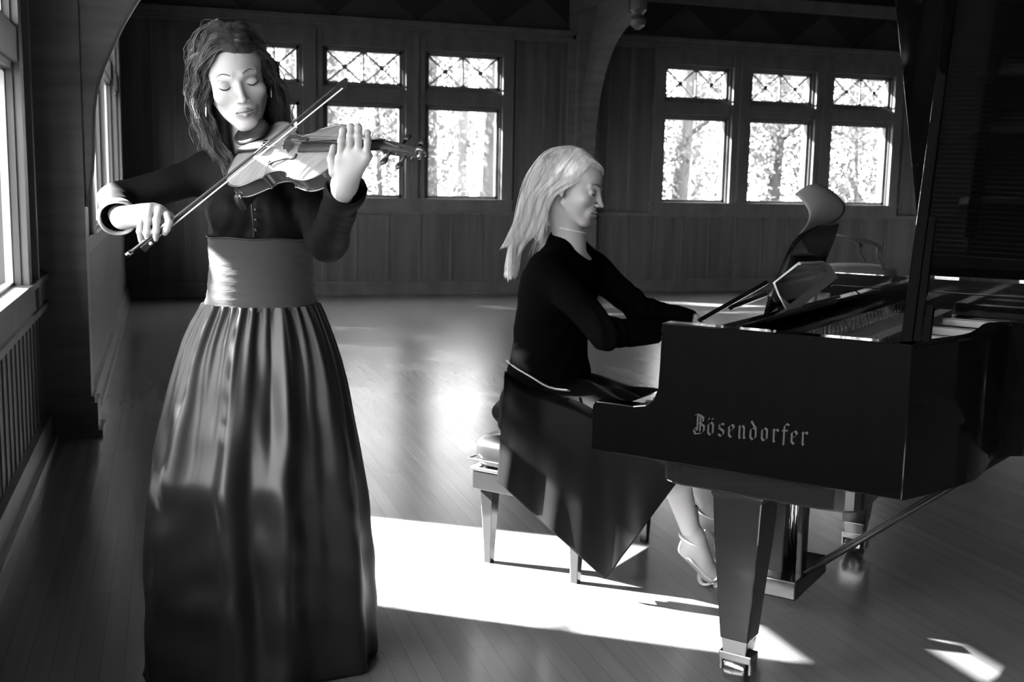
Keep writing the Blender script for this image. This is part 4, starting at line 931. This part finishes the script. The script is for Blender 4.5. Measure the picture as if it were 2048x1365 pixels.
# hair: cap volume plus wavy strands
fc = Field(H1.o-[.24, .2, .36], H1.o+[.22, .26, .24], .004)
fc.add(H1.ell((0, .024, .042), (.079, .097, .077)), 0)
for s in (-1, 1):
    fc.add(H1.rc((s*.060, .02, .05), (s*.074, .035, -.03), .026, .026), .03); fc.add(H1.rc((s*.074, .035, -.03), (s*.078, .045, -.13), .026, .024), .03)
fc.add(H1.rc((0, .075, 0), (0, .09, -.13), .075, .06), .03)
fc.cut(H1.ell((0, -.088, -.050), (.063, .085, .090)), .010); fc.cut(H1.ell((.008, -.088, .018), (.044, .082, .056)), .008); fc.cut(H1.rc((0, -.05, -.10), (0, .0, -.2), .06, .075), .01)
X = fc.xyz(); fc.d += (.004*np.sin(95*X[0]+22*np.sin(14*X[2]))).astype(np.float32)
cv, cfc = fc.mesh(); hair = make('hair', cv, cfc, 'hair_dark', viol, smooth=True, label='dark wavy shoulder-length hair')
gl = []; gr = []
for a in np.linspace(0, 1, 9):   # roots along the parting from hairline to crown
    y = -.079+.170*a; fr_ = 1-a; w_ = .080+.010*math.sin(PI*min(1, a*1.2))
    gl.append([H1(.012, y, skull(.012, y, .004)), H1(-.016, y+.004+.004*a, skull(-.016, y+.004, .011)), H1(-.042, y+.010*fr_+.006*a, skull(-.042, y+.012*fr_+.006*a, .012)), H1(-.064-.008*a, y+.026*fr_+.012*a, .040+.025*a), H1(-w_+.006*fr_, y+.050*fr_+.02*a, .004), H1(-w_-.010, y+.058*fr_+.02*a, -.040), H1(-w_-.008, y+.050*fr_+.01*a, -.095), H1(-w_+.004, y+.040*fr_, -.150), H1(-w_+.022, y+.02*fr_, -.200), H1(-w_+.034, y, -.24)])
    gr.append([H1(.014, y, skull(.014, y, .004)), H1(.036, y+.006+.004*a, skull(.036, y+.006, .009)), H1(.054, y+.020*fr_+.008, skull(.054, y+.020*fr_+.008, .008)), H1(.069+.004*a, y+.036*fr_+.016, .035+.02*a), H1(w_, y+.058*fr_+.02*a, -.005), H1(w_+.008, y+.062*fr_+.02*a, -.05), H1(w_+.008, y+.058*fr_+.01*a, -.09), H1(w_, y+.055*fr_, -.125), H1(w_-.010, y+.05, -.150)])
strands(gl, 1900, 'hair_dark', 'hair_strands', hair, r=.0008, jit=.008, wave=(.0065, 75, 0), seg=34, seed=5, sides=3, clumps=70); strands(gr, 1300, 'hair_dark', 'hair_strands', hair, r=.0008, jit=.007, wave=(.005, 75, 0), seg=30, seed=6, sides=3, clumps=50)
strands(gl[2:], 70, 'hair_dark', 'hair_strands', hair, r=.0008, jit=.012, wave=(.007, 85, 0), seg=34, seed=15)
gb = []
for a in np.linspace(-1, 1, 9): gb.append([H1(.01*a, .05, .120), H1(.07*a, .10, .08), H1(.092*a, .115, .0), H1(.10*a, .105, -.08), H1(.105*a, .09, -.16), H1(.10*a, .07, -.22)])
strands(gb, 400, 'hair_dark', 'hair_strands', hair, r=.0018, jit=.012, wave=(.007, 90, 0), seg=26, seed=8)

# ------------------------------------------------------------ violin
vio = empty('violin', W(VT), 'varnished wooden violin held under the chin of the standing woman', 'violin')
hwf = [(0, .0), (.004, .038), (.015, .068), (.035, .090), (.065, .1035), (.095, .102), (.120, .090), (.140, .078), (.148, .077), (.151, .069), (.160, .060), (.185, .0545), (.210, .0575), (.222, .066), (.226, .074), (.233, .0735), (.250, .079), (.275, .084), (.300, .0825), (.325, .070), (.342, .050), (.352, .028), (.356, .0)]
SCV = np.linalg.norm(VS-VT)/.60
hw_ = catmull([(a*SCV, b*SCV) for a, b in hwf], 90); hw_[:, 1] = np.maximum(hw_[:, 1], 0)
def plate(n0, arch, grow):
    rows = []
    for r_ in (1.0, .985, .94, .85, .7, .5, .25, .0):
        row = []
        for (a, b), sg in [((a, b), 1) for a, b in hw_]+[((a, b), -1) for a, b in hw_[::-1]]:
            bb = (b+grow*(b > .001))*sg; A_ = .178*SCV+(a-.178*SCV)*(1 if abs(1-r_) < 1e-6 else (1-(1-r_)*.04)); e = 1-(r_**2.2)
            row.append(vl(A_*1.0, bb*r_, n0+arch*e*math.sin(PI*min(max(a/(.356*SCV), .02), .98))**.5))
        rows.append(row)
    return rows
NT_, NB2 = .0, -.036
top = MB().grid(plate(0, .015, .003), closed=False)
o = top.build('top_plate', 'varnish', vio, smooth=True, label='glossy amber top plate')
for nm, n0, ar in (('back_plate', NB2, -.013),): MB().grid(plate(n0, ar, .003)).build(nm, 'varnish_dark', vio, smooth=True)
ol = [(a, b) for a, b in hw_]+[(a, -b) for a, b in hw_[::-1]]
MB().grid([[vl(a, b, -.001) for a, b in ol], [vl(a, b, NB2) for a, b in ol]]).build('ribs', 'varnish_dark', vio, smooth=True, sharp=60)
for n0 in (0, NB2): MB().tube([vl(a, b+.003*np.sign(b)*(abs(b) > .001), n0) for a, b in ol], .0022, 6).build('edge', 'varnish_dark', vio, smooth=True)
s_ = SCV
for sg in (-1, 1):   # f-holes as dark recess strips following the arch
    pts = catmull([(.226, .020), (.230, .028), (.222, .033), (.205, .031), (.185, .036), (.165, .042), (.155, .048), (.150, .044), (.154, .039)], 26)
    MB().tube([vl(a*s_, b*s_*sg, .0152-.9*abs(b)**2*1.3) for a, b in pts], [.0012+.0018*math.sin(PI*i/25)+(.0016 if i in (0, 1, 24, 25) else 0) for i in range(26)], 6, flat=.9).build('sound_hole', 'purfling', vio, smooth=True)
m = MB(); fbp = [(.232, .0165, .022), (.30, .0155, .0235), (.40, .0138, .0245), (.482, .0120, .0250)]
m.grid([[vl(a*s_, -w_, n-.006), vl(a*s_, -w_, n-.001), vl(a*s_, -w_*.6, n+.002), vl(a*s_, 0, n+.003), vl(a*s_, w_*.6, n+.002), vl(a*s_, w_, n-.001), vl(a*s_, w_, n-.006)] for a, w_, n in fbp], closed=True); m.f += [tuple(range(7)), tuple(range(21, 28))[::-1]]
m.build('fingerboard', 'black_matte', vio, smooth=True, sharp=50)
m = MB(); m.grid([[vl(a*s_, w_*math.cos(q_), n-.018*math.sin(q_)*k_) for q_ in np.linspace(0, PI, 9)] for a, w_, n, k_ in ((.350, .017, .016, 1.7), (.37, .0145, .018, 1.0), (.43, .0128, .019, .85), (.482, .0115, .020, .85), (.495, .0115, .018, 1.0))]); m.build('neck', 'varnish_dark', vio, smooth=True)
m = MB(); m.grid([[vl(a*s_, b*w_, n+c*h_) for b, c in ((-1, 0), (-1, -1), (1, -1), (1, 0))] for a, w_, n, h_ in ((.482, .0125, .022, .020), (.51, .0120, .016, .021), (.545, .0100, .006, .020), (.570, .0080, -.004, .016))], closed=True); m.f += [(0, 1, 2, 3), (12, 13, 14, 15)]; bevel(m.build('pegbox', 'varnish_dark', vio), .002)
sp = [vl((.578+.0135*math.cos(q_)*(1-q_/16))*s_, 0, -.006-.0135*math.sin(q_)*(1-q_/16)) for q_ in np.linspace(PI*.9, PI*4.2, 40)]
MB().tube(sp, [.0068*(1-.45*i/39) for i in range(40)], 8, flat=1.2).build('scroll', 'varnish_dark', vio, smooth=True)
MB().tube([vl(.578*s_, -.0185, -.006), vl(.578*s_, .0185, -.006)], [.0055, .0055], 12).build('scroll_eye', 'varnish_dark', vio, smooth=True)
for i, (a, sg) in enumerate(((.502, 1), (.518, -1), (.536, 1), (.552, -1))):
    n0 = .008-.02*(a-.5)/.05; m = MB(); m.tube([vl(a*s_, -sg*.016, n0), vl(a*s_, sg*.030, n0)], [.0028, .0042], 8); m.tube([vl(a*s_, sg*.030, n0), vl(a*s_, sg*.034, n0), vl(a*s_, sg*.044, n0), vl(a*s_, sg*.049, n0)], [.004, .0085, .0095, .004], 10, flat=.5); m.build('peg', 'black_matte', vio, smooth=True)
m = MB(); m.prism([(-.021, .0), (-.016, .004), (-.013, .018), (-.020, .024), (-.015, .034), (0, .0375), (.016, .031), (.020, .022), (.013, .016), (.016, .004), (.021, 0), (.010, .001), (0, .007), (-.010, .001)], lambda b, n: vl(.194*s_-.002, b, .012+n*.8), lambda b, n: vl(.194*s_+.002, b, .012+n*.8)); m.build('bridge', 'maple', vio)
m = MB(); m.grid([[vl(a*s_, -w_, n-.003), vl(a*s_, -w_*.6, n+.003), vl(a*s_, w_*.6, n+.003), vl(a*s_, w_, n-.003)] for a, w_, n in ((-.002, .006, .006), (.02, .010, .018), (.10, .019, .030), (.116, .019, .031))], closed=True); m.build('tailpiece', 'black_matte', vio, smooth=True)
for i in range(4):
    b = (-.0125+.0083*i); MB().tube([vl(.112*s_, b*1.0, .032), vl(.194*s_, b*1.3, .0435-abs(i-1.5)*.002), vl(.482*s_, b*.6, .0295), vl((.505+.012*i)*s_, b*.4, .012)], .0008, 5).build('string', 'steel', vio)
m = MB(); rows = []   # chin rest
for r_, n in ((.75, .014), (1, .022), (1.0, .028), (.85, .031), (.4, .026), (.03, .024)): rows.append([vl((.032+.050*r_*math.cos(q_))*s_, (-.048+.042*r_*math.sin(q_))*s_, n) for q_ in np.linspace(0, 2*PI, 25)[:-1]])
m.grid(rows, closed=True); m.build('chin_rest', 'black_matte', vio, smooth=True)
m = MB(); m.tube(catmull([vl(.03*s_, -.112*s_, -.055), vl(.035*s_, -.05*s_, -.070), vl(.045*s_, .05*s_, -.062), vl(.05*s_, .115*s_, -.052)], 14), [.012]*14, 8, flat=2.2); sr = m.build('shoulder_rest', 'black_matte', vio, smooth=True)
for b in (-.108, .110): MB().tube([vl(.045*s_, b*s_, -.054), vl(.06*s_, b*s_*.99, -.038), vl(.066*s_, b*s_*.985, -.030)], .0035, 6).build('rest_foot', 'steel', sr, smooth=True)

# ------------------------------------------------------------ bow
bow = empty('violin_bow', W(BF), 'slender violin bow drawn across the strings, held in the woman\'s right hand', 'bow')
bd = unit(BTp-BF); bL = np.linalg.norm(BTp-BF); bn = np.cross(bd, [0, 1, 0]); bn = unit(bn); bn = bn if bn[2] < 0 else -bn
bn = unit(bn*.8+unit(np.array([0, 1, 0])-bd*bd[1])*.6)      # hair side
def bw(a, n, c=0): return BF+bd*a*bL+bn*n+np.cross(bd, bn)*c
MB().tube([bw(a, .004*math.sin(PI*a)*1.0) for a in np.linspace(.0, .985, 30)], [.0040-.0014*a for a in np.linspace(0, 1, 30)], 8).build('stick', 'bow_wood', bow, smooth=True)
m = MB(); m.hexa([bw(a, n, c) for a, n, c in ((.055, .0145, -.003), (.055, .0145, .003), (.985, .0145, .0025), (.985, .0145, -.0025), (.055, .0135, -.003), (.055, .0135, .003), (.985, .0135, .0025), (.985, .0135, -.0025))]); m.build('hair_ribbon', 'horsehair', bow)
m = MB(); m.hexa([bw(a, n, c) for a, n, c in ((.035, .003, -.007), (.115, .003, -.006), (.115, .003, .006), (.035, .003, .007), (.035, .021, -.007), (.105, .017, -.006), (.105, .017, .006), (.035, .021, .007))]); fg_ = bevel(m.build('frog', 'black_matte', bow), .002)
MB().lathe([(.001, -.001), (.0045, 0), (.0045, .0155), (.001, .0157)], bw(.075, .011, -.0078), np.cross(bd, bn), 12).build('pearl_eye', 'pearl', fg_, smooth=True)
MB().tube([bw(-.022, 0), bw(.002, 0)], [.0055, .0055], 8).build('screw_button', 'chrome', bow, smooth=True); MB().tube([bw(.118, 0), bw(.20, 0)], [.0062, .0056], 8).build('grip', 'steel', bow, smooth=True)
m = MB(); m.prism([(.970, -.003), (1.008, -.001), (1.012, .004), (.992, .018), (.980, .018), (.975, .006)], lambda a, n: bw(a, n, -.004), lambda a, n: bw(a, n, .004)); bevel(m.build('tip_head', 'black_matte', bow), .001)
# ------------------------------------------------------------ the pianist
YS = 3.66; RB = rot('z', 57)
pel = P(1098, 800, YS); pia = empty('person', W([pel[0], YS, 0]), 'seated woman with long straight blonde hair in black, playing the grand piano', 'person')
R2 = rot('z', 66) @ rot('x', 14) @ rot('y', 3)
H2 = Frame(P(1190, 387, 3.56)-R2@(np.array([-.031, -.088, 0])*1.0), R2, 1.0)
fh = Field(H2.o-[.17, .17, .30], H2.o+[.17, .17, .17], .0019); head_prims(H2, fh)
NB2_ = P(1140, 492, 3.66); fh.add(rc(H2(0, .022, -.07), NB2_, .047, .052), .012); fh.add(rc(H2(0, -.01, -.085), NB2_+[.012, -.004, .03], .030, .036), .02); fh.add(ell(NB2_+[.0, 0, -.05], (.085, .075, .035), RB), .03)
hv, hf = fh.mesh()
def bd_(x, y, z): return np.array([pel[0], YS, 0])+RB@np.array([x, y, 0])+np.array([0, 0, z])
SNr, SFr = P(1092, 540, 3.54), P(1188, 538, 3.80)          # near (right) and far (left) shoulders
EN, WNn = P(1212, 668, 3.40), P(1322, 664, 3.50); EF, WF = P(1282, 622, 3.74), P(1388, 640, 3.76)
# hands resting on the keys
def keyhand(wr, fwd, name_side):
    f_ = Field(wr-[.10, .14, .14], wr+[.26, .14, .08], .0018); side = PT*name_side; up = np.array([0, 0, 1.0]); kn = []
    for i in range(4):
        k_ = wr+fwd*(.085-.006*abs(i-1.2))+side*(-.030+.020*i)+up*(-.008); kn.append(k_); f_.add(rc(wr+(k_-wr)*.15, k_, .020, .0125), .012)
    fing = []
    for i, k_ in enumerate(kn):
        L_ = (.040, .044, .041, .032)[i]; p1 = k_+fwd*L_*.9+side*(-.004+.003*i)+up*.004; p2 = p1+fwd*L_*.45-up*L_*.55; p3 = p2+fwd*.004-up*L_*.45; fing.append([k_, p1, p2, p3]); finger(f_, fing[-1], .0086, .0064)
    th = wr+side*(-.028)+fwd*.02-up*.012; finger(f_, [th, th+fwd*.035-side*.02-up*.012, th+fwd*.062-side*.018-up*.022], .012, .0085)
    return f_.mesh()
fwd = unit(PL*1.0-PZv*.62)
kh1 = keyhand(WNn+PL*.01-PZv*.02, fwd, 1); kh2 = keyhand(WF+PL*.01-PZv*.02, fwd, -1)
# torso, arms, legs
KN, KF = P(1335, 838, 3.36), P(1372, 822, 3.62); KN[2] = .495; KF[2] = .495; ANn, AFr = P(1384, 1072, 3.44), P(1418, 1022, 3.62)
fb2 = Field([pel[0]-.3, 3.05, 0], [pel[0]+.95, 4.1, 1.3], .006)
CH2 = (SNr+SFr)/2+[-.02, .0, -.10]; fb2.add(ell(CH2, (.155, .09, .15), RB), 0); fb2.add(ell((CH2+pel)/2+[0, 0, .05], (.12, .085, .15), RB), .05); fb2.add(ell([pel[0], YS, .54], (.155, .115, .09), RB), .05)
for S_, E_, W_ in ((SNr, EN, WNn), (SFr, EF, WF)): fb2.add(rc(S_, E_, .040, .032), .02); fb2.add(rc(E_, W_, .032, .023), .02)
for hx, K_, A_ in ((-.085, KN, ANn), (.085, KF, AFr)):
    fb2.add(rc(bd_(hx, -.05, .55), K_, .075, .056), .03); fb2.add(rc(K_, K_+(A_-K_)*.35, .050, .050), .02); fb2.add(rc(K_+(A_-K_)*.35, A_, .047, .029), .02)
v4, f4 = fb2.mesh()
# feet in heeled sandals, fine mesh
def foot(A_, heel, ball, toe):
    f_ = Field(np.minimum.reduce([A_, heel, ball, toe])-[.05, .06, .05], np.maximum.reduce([A_, heel, ball, toe])+[.06, .06, .10], .0024)
    f_.add(rc(A_+[-.03, 0, .14][0:3], A_, .036, .029), .0); f_.add(rc(A_, heel, .029, .026), .02); f_.add(rc(A_+[.012, -.008, -.005], ball, .030, .026), .022); f_.add(rc(heel, ball, .024, .028), .02)
    sd_ = unit(np.cross(ball-heel, [0, 0, 1])); fw = unit(toe-ball)
    for i in range(5):
        b0_ = ball+sd_*(-.024+.012*i)+[0, 0, -.004]; L_ = (.045, .046, .043, .038, .032)[i]; r_ = .0105 if i == 0 else .0078; f_.add(rc(b0_, b0_+fw*L_*.6, r_*1.1, r_), .006); f_.add(rc(b0_+fw*L_*.6, b0_+fw*L_-[0, 0, .004], r_, r_*.85), .003)
    f_.add(ell(A_+sd_*.024, (.012, .012, .014)), .008); f_.add(ell(A_-sd_*.024, (.012, .012, .014)), .008)
    return f_.mesh()
hN, bN, tN = P(1376, 1100, 3.46), P(1420, 1146, 3.50), P(1446, 1158, 3.52)
hF, bF_, tF = P(1412, 1045, 3.64), P(1452, 1086, 3.68), P(1480, 1098, 3.70)
ft1, ft2 = foot(ANn, hN, bN, tN), foot(AFr, hF, bF_, tF)
t1 = head_tone(H2, hv, .46, .27); V_, F_ = merge([(hv, hf), kh1, kh2, (v4, f4), ft1, ft2]); make('body', V_, F_, 'skin', pia, smooth=True, tone=np.concatenate([t1, np.full(len(V_)-len(t1), .50)])); face_details(H2, hv, hf, pia)
for A_, h_, b_, t_ in ((ANn, hN, bN, tN), (AFr, hF, bF_, tF)):
    dn = np.array([0, 0, -.027]); sd_ = unit(np.cross(b_-h_, [0, 0, 1]))
    rows = []
    for p, w_ in ((h_-unit(b_-h_)*.022, .018), (h_, .026), ((h_+b_)/2, .024), (b_, .036), ((b_+t_)/2, .035), (t_+unit(t_-b_)*.012, .016)):
        q_ = p+dn*1.05; rows.append([q_-sd_*w_, q_+sd_*w_, q_+sd_*w_*.9-[0, 0, .009], q_-sd_*w_*.9-[0, 0, .009]])
    m = MB().grid(rows, closed=True); m.f += [(0, 1, 2, 3), (20, 21, 22, 23)]; sh = bevel(m.build('sandal', 'shoe', pia, label='silvery strappy sandal'), .002)
    def strap(c, ax, r, rr_, nm='strap'):
        ax = unit(ax); a = unit(np.cross(ax, [0, 1, .2])); b2 = np.cross(ax, a); MB().tube([c+r*(math.cos(q_)*a+math.sin(q_)*b2) for q_ in np.linspace(0, 2*PI, 21)], rr_, 6, flat=1.8).build(nm, 'shoe', sh, smooth=True)
    strap(A_+(h_-A_)*.25, [.35, -.1, .9], .0415, .0034, 'ankle_strap'); strap((b_+t_)/2+[-.008, 0, .0], t_-b_, .042, .0045); strap(b_+[0, 0, .0], (t_-h_), .045, .0045)
    MB().tube(catmull([A_+(h_-A_)*.3+[-.03, -.002, .0], h_+[-.030, 0, -.005], h_+dn*1.1-unit(b_-h_)*.012], 8), .004, 6).build('strap', 'shoe', sh, smooth=True)
# necklace
ax = unit(np.array([.25, .0, 1.0])); cN = (H2(0, .012, -.07)*.42+NB2_*.58)+[.008, 0, 0]; a = unit(np.cross(ax, [0, 1, 0])); b2 = np.cross(ax, a)
MB().tube([cN+.0565*(math.cos(q_)*a+math.sin(q_)*b2)+[0, 0, -.004*math.cos(q_)] for q_ in np.linspace(0, 2*PI, 33)], .0030, 6).build('necklace', 'pearl', pia, smooth=True, label='silver choker')
# black jersey top
fj = Field([pel[0]-.32, 3.2, .50], [pel[0]+.75, 4.05, 1.32], .0055)
def rowe(py, xl, xr, dep=1.0, hh=.075):
    a, b = P(xl, py, YS), P(xr, py, YS); w_ = (b[0]-a[0])/2; k_ = w_/.139; return ell((a+b)/2, (.185*k_*dep, .115*k_, hh), RB)
for q_ in ((525, 1062, 1196, .95, .035), (555, 1042, 1200), (590, 1036, 1198), (625, 1032, 1190), (660, 1028, 1182), (700, 1022, 1178), (738, 1016, 1180), (765, 1014, 1184)): fj.add(rowe(*q_), .035)
fj.add(rc(NB2_+[-.02, .01, .005], SNr+[.0, .0, .0], .052, .046), .04); fj.add(rc(NB2_+[-.01, .02, .005], SFr, .052, .046), .04)
fj.add(rc(SNr, EN, .056, .049), .03); fj.add(rc(EN, WNn, .049, .036), .02); fj.add(rc(SFr, EF, .054, .047), .03); fj.add(rc(EF, WF, .047, .034), .02)
X = fj.xyz(); fj.d += (.0016*np.sin(48*X[2]-30*X[0]+3*np.sin(14*X[0]+9*X[1]))).astype(np.float32)
for E_, W_ in ((EN, WNn), (EF, WF)):
    v = W_-E_; L_ = np.linalg.norm(v); v = v/L_; t = (X[0]-E_[0])*v[0]+(X[1]-E_[1])*v[1]+(X[2]-E_[2])*v[2]; r2 = np.sqrt(np.maximum((X[0]-E_[0])**2+(X[1]-E_[1])**2+(X[2]-E_[2])**2-t*t, 0)); m_ = np.exp(-((t/.08)**2))*(r2 < .09); fj.d += (.0028*m_*np.sin(150*t+20*X[2])).astype(np.float32)
fj.cut(rc(NB2_+[.0, -.005, .13], NB2_+[.003, -.003, .052], .085, .058), .008); fj.cut(rc(WNn+PL*.012, WNn+PL*.12, .034, .034), .003); fj.cut(rc(WF+PL*.012, WF+PL*.12, .032, .032), .003)
jv, jf = fj.mesh(); make('top', jv, jf, 'cloth_black', pia, smooth=True)
hem = [P(*q_) for q_ in ((1014, 722, 3.62), (1030, 735, 3.52), (1060, 753, 3.45), (1100, 776, 3.44), (1140, 782, 3.46))]
MB().tube(catmull(hem, 16), [.0038]*16, 6, flat=.7).build('hem', 'cuff_lining', pia, smooth=True, label='pale hem edge of the black top')
# skirt: seated body of the skirt over hips and thighs
fs = Field([pel[0]-.36, 3.0, .40], [pel[0]+.85, 4.15, .80], .006)
fs.add(ell([pel[0]-.01, YS+.02, .575], (.185, .135, .13), RB), 0); fs.add(ell([pel[0]-.01, YS+.02, .50], (.20, .15, .06), RB), .04)
fs.add(rc(bd_(-.09, -.05, .575), KN+[.02, 0, .03], .098, .075), .04); fs.add(rc(bd_(.09, -.05, .575), KF+[.02, 0, .03], .095, .075), .04); fs.add(rc(bd_(0, -.15, .58), (KN+KF)/2+[0, 0, .02], .08, .07), .05)
X = fs.xyz(); fs.d += (.006*np.sin(34*X[0]+26*X[2]+3*np.sin(10*X[1]+6*X[0]))).astype(np.float32); fs.d = np.maximum(fs.d, (BH+.010-X[2])*np.ones_like(fs.d))
sv, sf = fs.mesh(); skt = make('skirt', sv, sf, 'cloth_skirt', pia, smooth=True)
# the pointed drape hanging off the near end of the bench
topc = [(1010, 742), (1050, 770), (1110, 788), (1180, 815), (1250, 872), (1340, 896)]; botc = [(994, 962), (1050, 1014), (1120, 1078), (1211, 1161), (1282, 1062), (1366, 950)]
dep = lambda px: np.interp(px, [980, 1000, 1210, 1370], [3.50, 3.485, 3.33, 3.20])
rows = []; NU_, NV_ = 80, 60; tc_, bc_ = catmull(topc, NU_), catmull([botc[0], botc[1], botc[2]], 3)
bx_ = np.array(botc, float); us = np.linspace(0, 1, NU_)
sx_ = np.interp(us, np.linspace(0, 1, 6), bx_[:, 0]); sy_ = np.interp(us, np.linspace(0, 1, 6), bx_[:, 1])
for j in range(NV_+1):
    v_ = j/NV_; row = []
    for i, u_ in enumerate(us):
        px = tc_[i][0]*(1-v_)+sx_[i]*v_; px += 14*math.sin(PI*v_)*(1-u_)**3*(-1 if u_ < .2 else 0)*0; py = tc_[i][1]*(1-v_)+sy_[i]*v_
        d_ = dep(px)-.055*math.sin(PI*min(1, v_*1.6))*math.exp(-((u_-.12)/.30)**2)*1.0+.016*math.sin(19*u_+2.5*v_+1.2*math.sin(5*u_))*(v_*.8+.2)+.006*math.sin(41*u_+3*v_)*v_-.02*math.sin(PI*v_)*(1-u_)
        if v_ < .06: d_ += .05*(1-v_/.06)
        row.append(P(px, py, d_))
    rows.append(row)
o = MB().grid(rows).build('skirt_drape', 'cloth_skirt', pia, smooth=True, label='pointed hanging end of the black skirt'); md = o.modifiers.new('t', 'SOLIDIFY'); md.thickness = .004; md.offset = 1
# folds bunched behind the hip
rows = []
for j in range(14):
    v_ = j/13; row = []
    for i in range(20):
        u_ = i/19; row.append(P(1012-26*math.sin(PI*min(1, v_*1.1))*u_-6*v_*u_, 790+72*v_, 3.60+.14*u_+.012*math.sin(v_*22+3*u_)))
    rows.append(row)
o = MB().grid(rows).build('skirt_fold', 'cloth_skirt', pia, smooth=True); md = o.modifiers.new('t', 'SOLIDIFY'); md.thickness = .006
# blonde hair: smooth cap + long straight fall
fc = Field(H2.o-[.34, .22, .46], H2.o+[.16, .24, .2], .0045)
fc.add(H2.ell((0, .024, .040), (.077, .095, .077)), 0); fc.add(H2.rc((-.05, .045, .03), (-.060, .070, -.13), .028, .020), .03); fc.add(H2.rc((.055, .045, .03), (.062, .065, -.13), .028, .020), .03)
fc.add(H2.rc((0, .080, .02), (-.02, .105, -.17), .050, .026), .03); fc.add(H2.rc((-.02, .105, -.17), (-.03, .118, -.29), .022, .004), .03)
fc.cut(H2.ell((0, -.090, -.050), (.067, .094, .095)), .010); fc.cut(H2.ell((.010, -.090, .018), (.046, .090, .058)), .008); fc.cut(H2.rc((-.08, -.02, -.02), (-.07, -.01, -.12), .036, .04), .01); fc.cut(H2.rc((0, -.06, -.10), (0, .0, -.22), .06, .06), .01)
X = fc.xyz(); cv, cfc = fc.mesh(); hair2 = make('hair', cv, cfc, 'hair_blonde', pia, smooth=True, label='long straight blonde hair')
gn, gf, gb = [], [], []
for a in np.linspace(0, 1, 9):
    y = -.079+.170*a; fr_ = 1-a
    gn.append([H2(.012, y, skull(.012, y, .004)), H2(-.018, y+.006, skull(-.018, y+.006, .010)), H2(-.045, y+.022*fr_+.01, skull(-.045, y+.022*fr_+.01, .012)), H2(-.068, y+.036*fr_+.016, .034+.024*a), H2(-.079, y+.066*fr_+.018, .004), H2(-.083, y+.098*fr_+.022, -.040), H2(-.080, y+.102*fr_+.028, -.10), H2(-.072, .045+.09*a, -.155-.02*a), H2(-.058, .055+.115*a, -.185-.10*a)])
    gf.append([H2(.014, y, skull(.014, y, .004)), H2(.036, y+.006, skull(.036, y+.006, .009)), H2(.056, y+.014*fr_+.01, skull(.056, y+.014*fr_+.01, .008)), H2(.072, y+.016*fr_+.014, .030+.016*a), H2(.082, y+.014*fr_+.018, -.01), H2(.085, y+.012*fr_+.02, -.07), H2(.080, y+.004*fr_+.02, -.14), H2(.072, y-.01*fr_+.02, -.22), H2(.064, y-.01*fr_+.02, -.29)])
for a in np.linspace(-1, 1, 9): gb.append([H2(.012+.01*a, .05, .122), H2(.06*a, .10, .084), H2(.074*a-.008, .128, .0), H2(.066*a-.012, .135, -.09), H2(.048*a-.02, .136, -.18), H2(.028*a-.028, .130, -.27), H2(.012*a-.03, .122+.008*a, -.355-.015*a)])
for G_, n_, sd2 in ((gn, 1100, 31), (gb, 1100, 32), (gf, 300, 33)): strands(G_, int(n_*1.5), 'hair_blonde', 'hair_strands', hair2, r=.0009, jit=.006, wave=(.0022, 22, 0), seg=24, seed=sd2, sides=3, clumps=60)
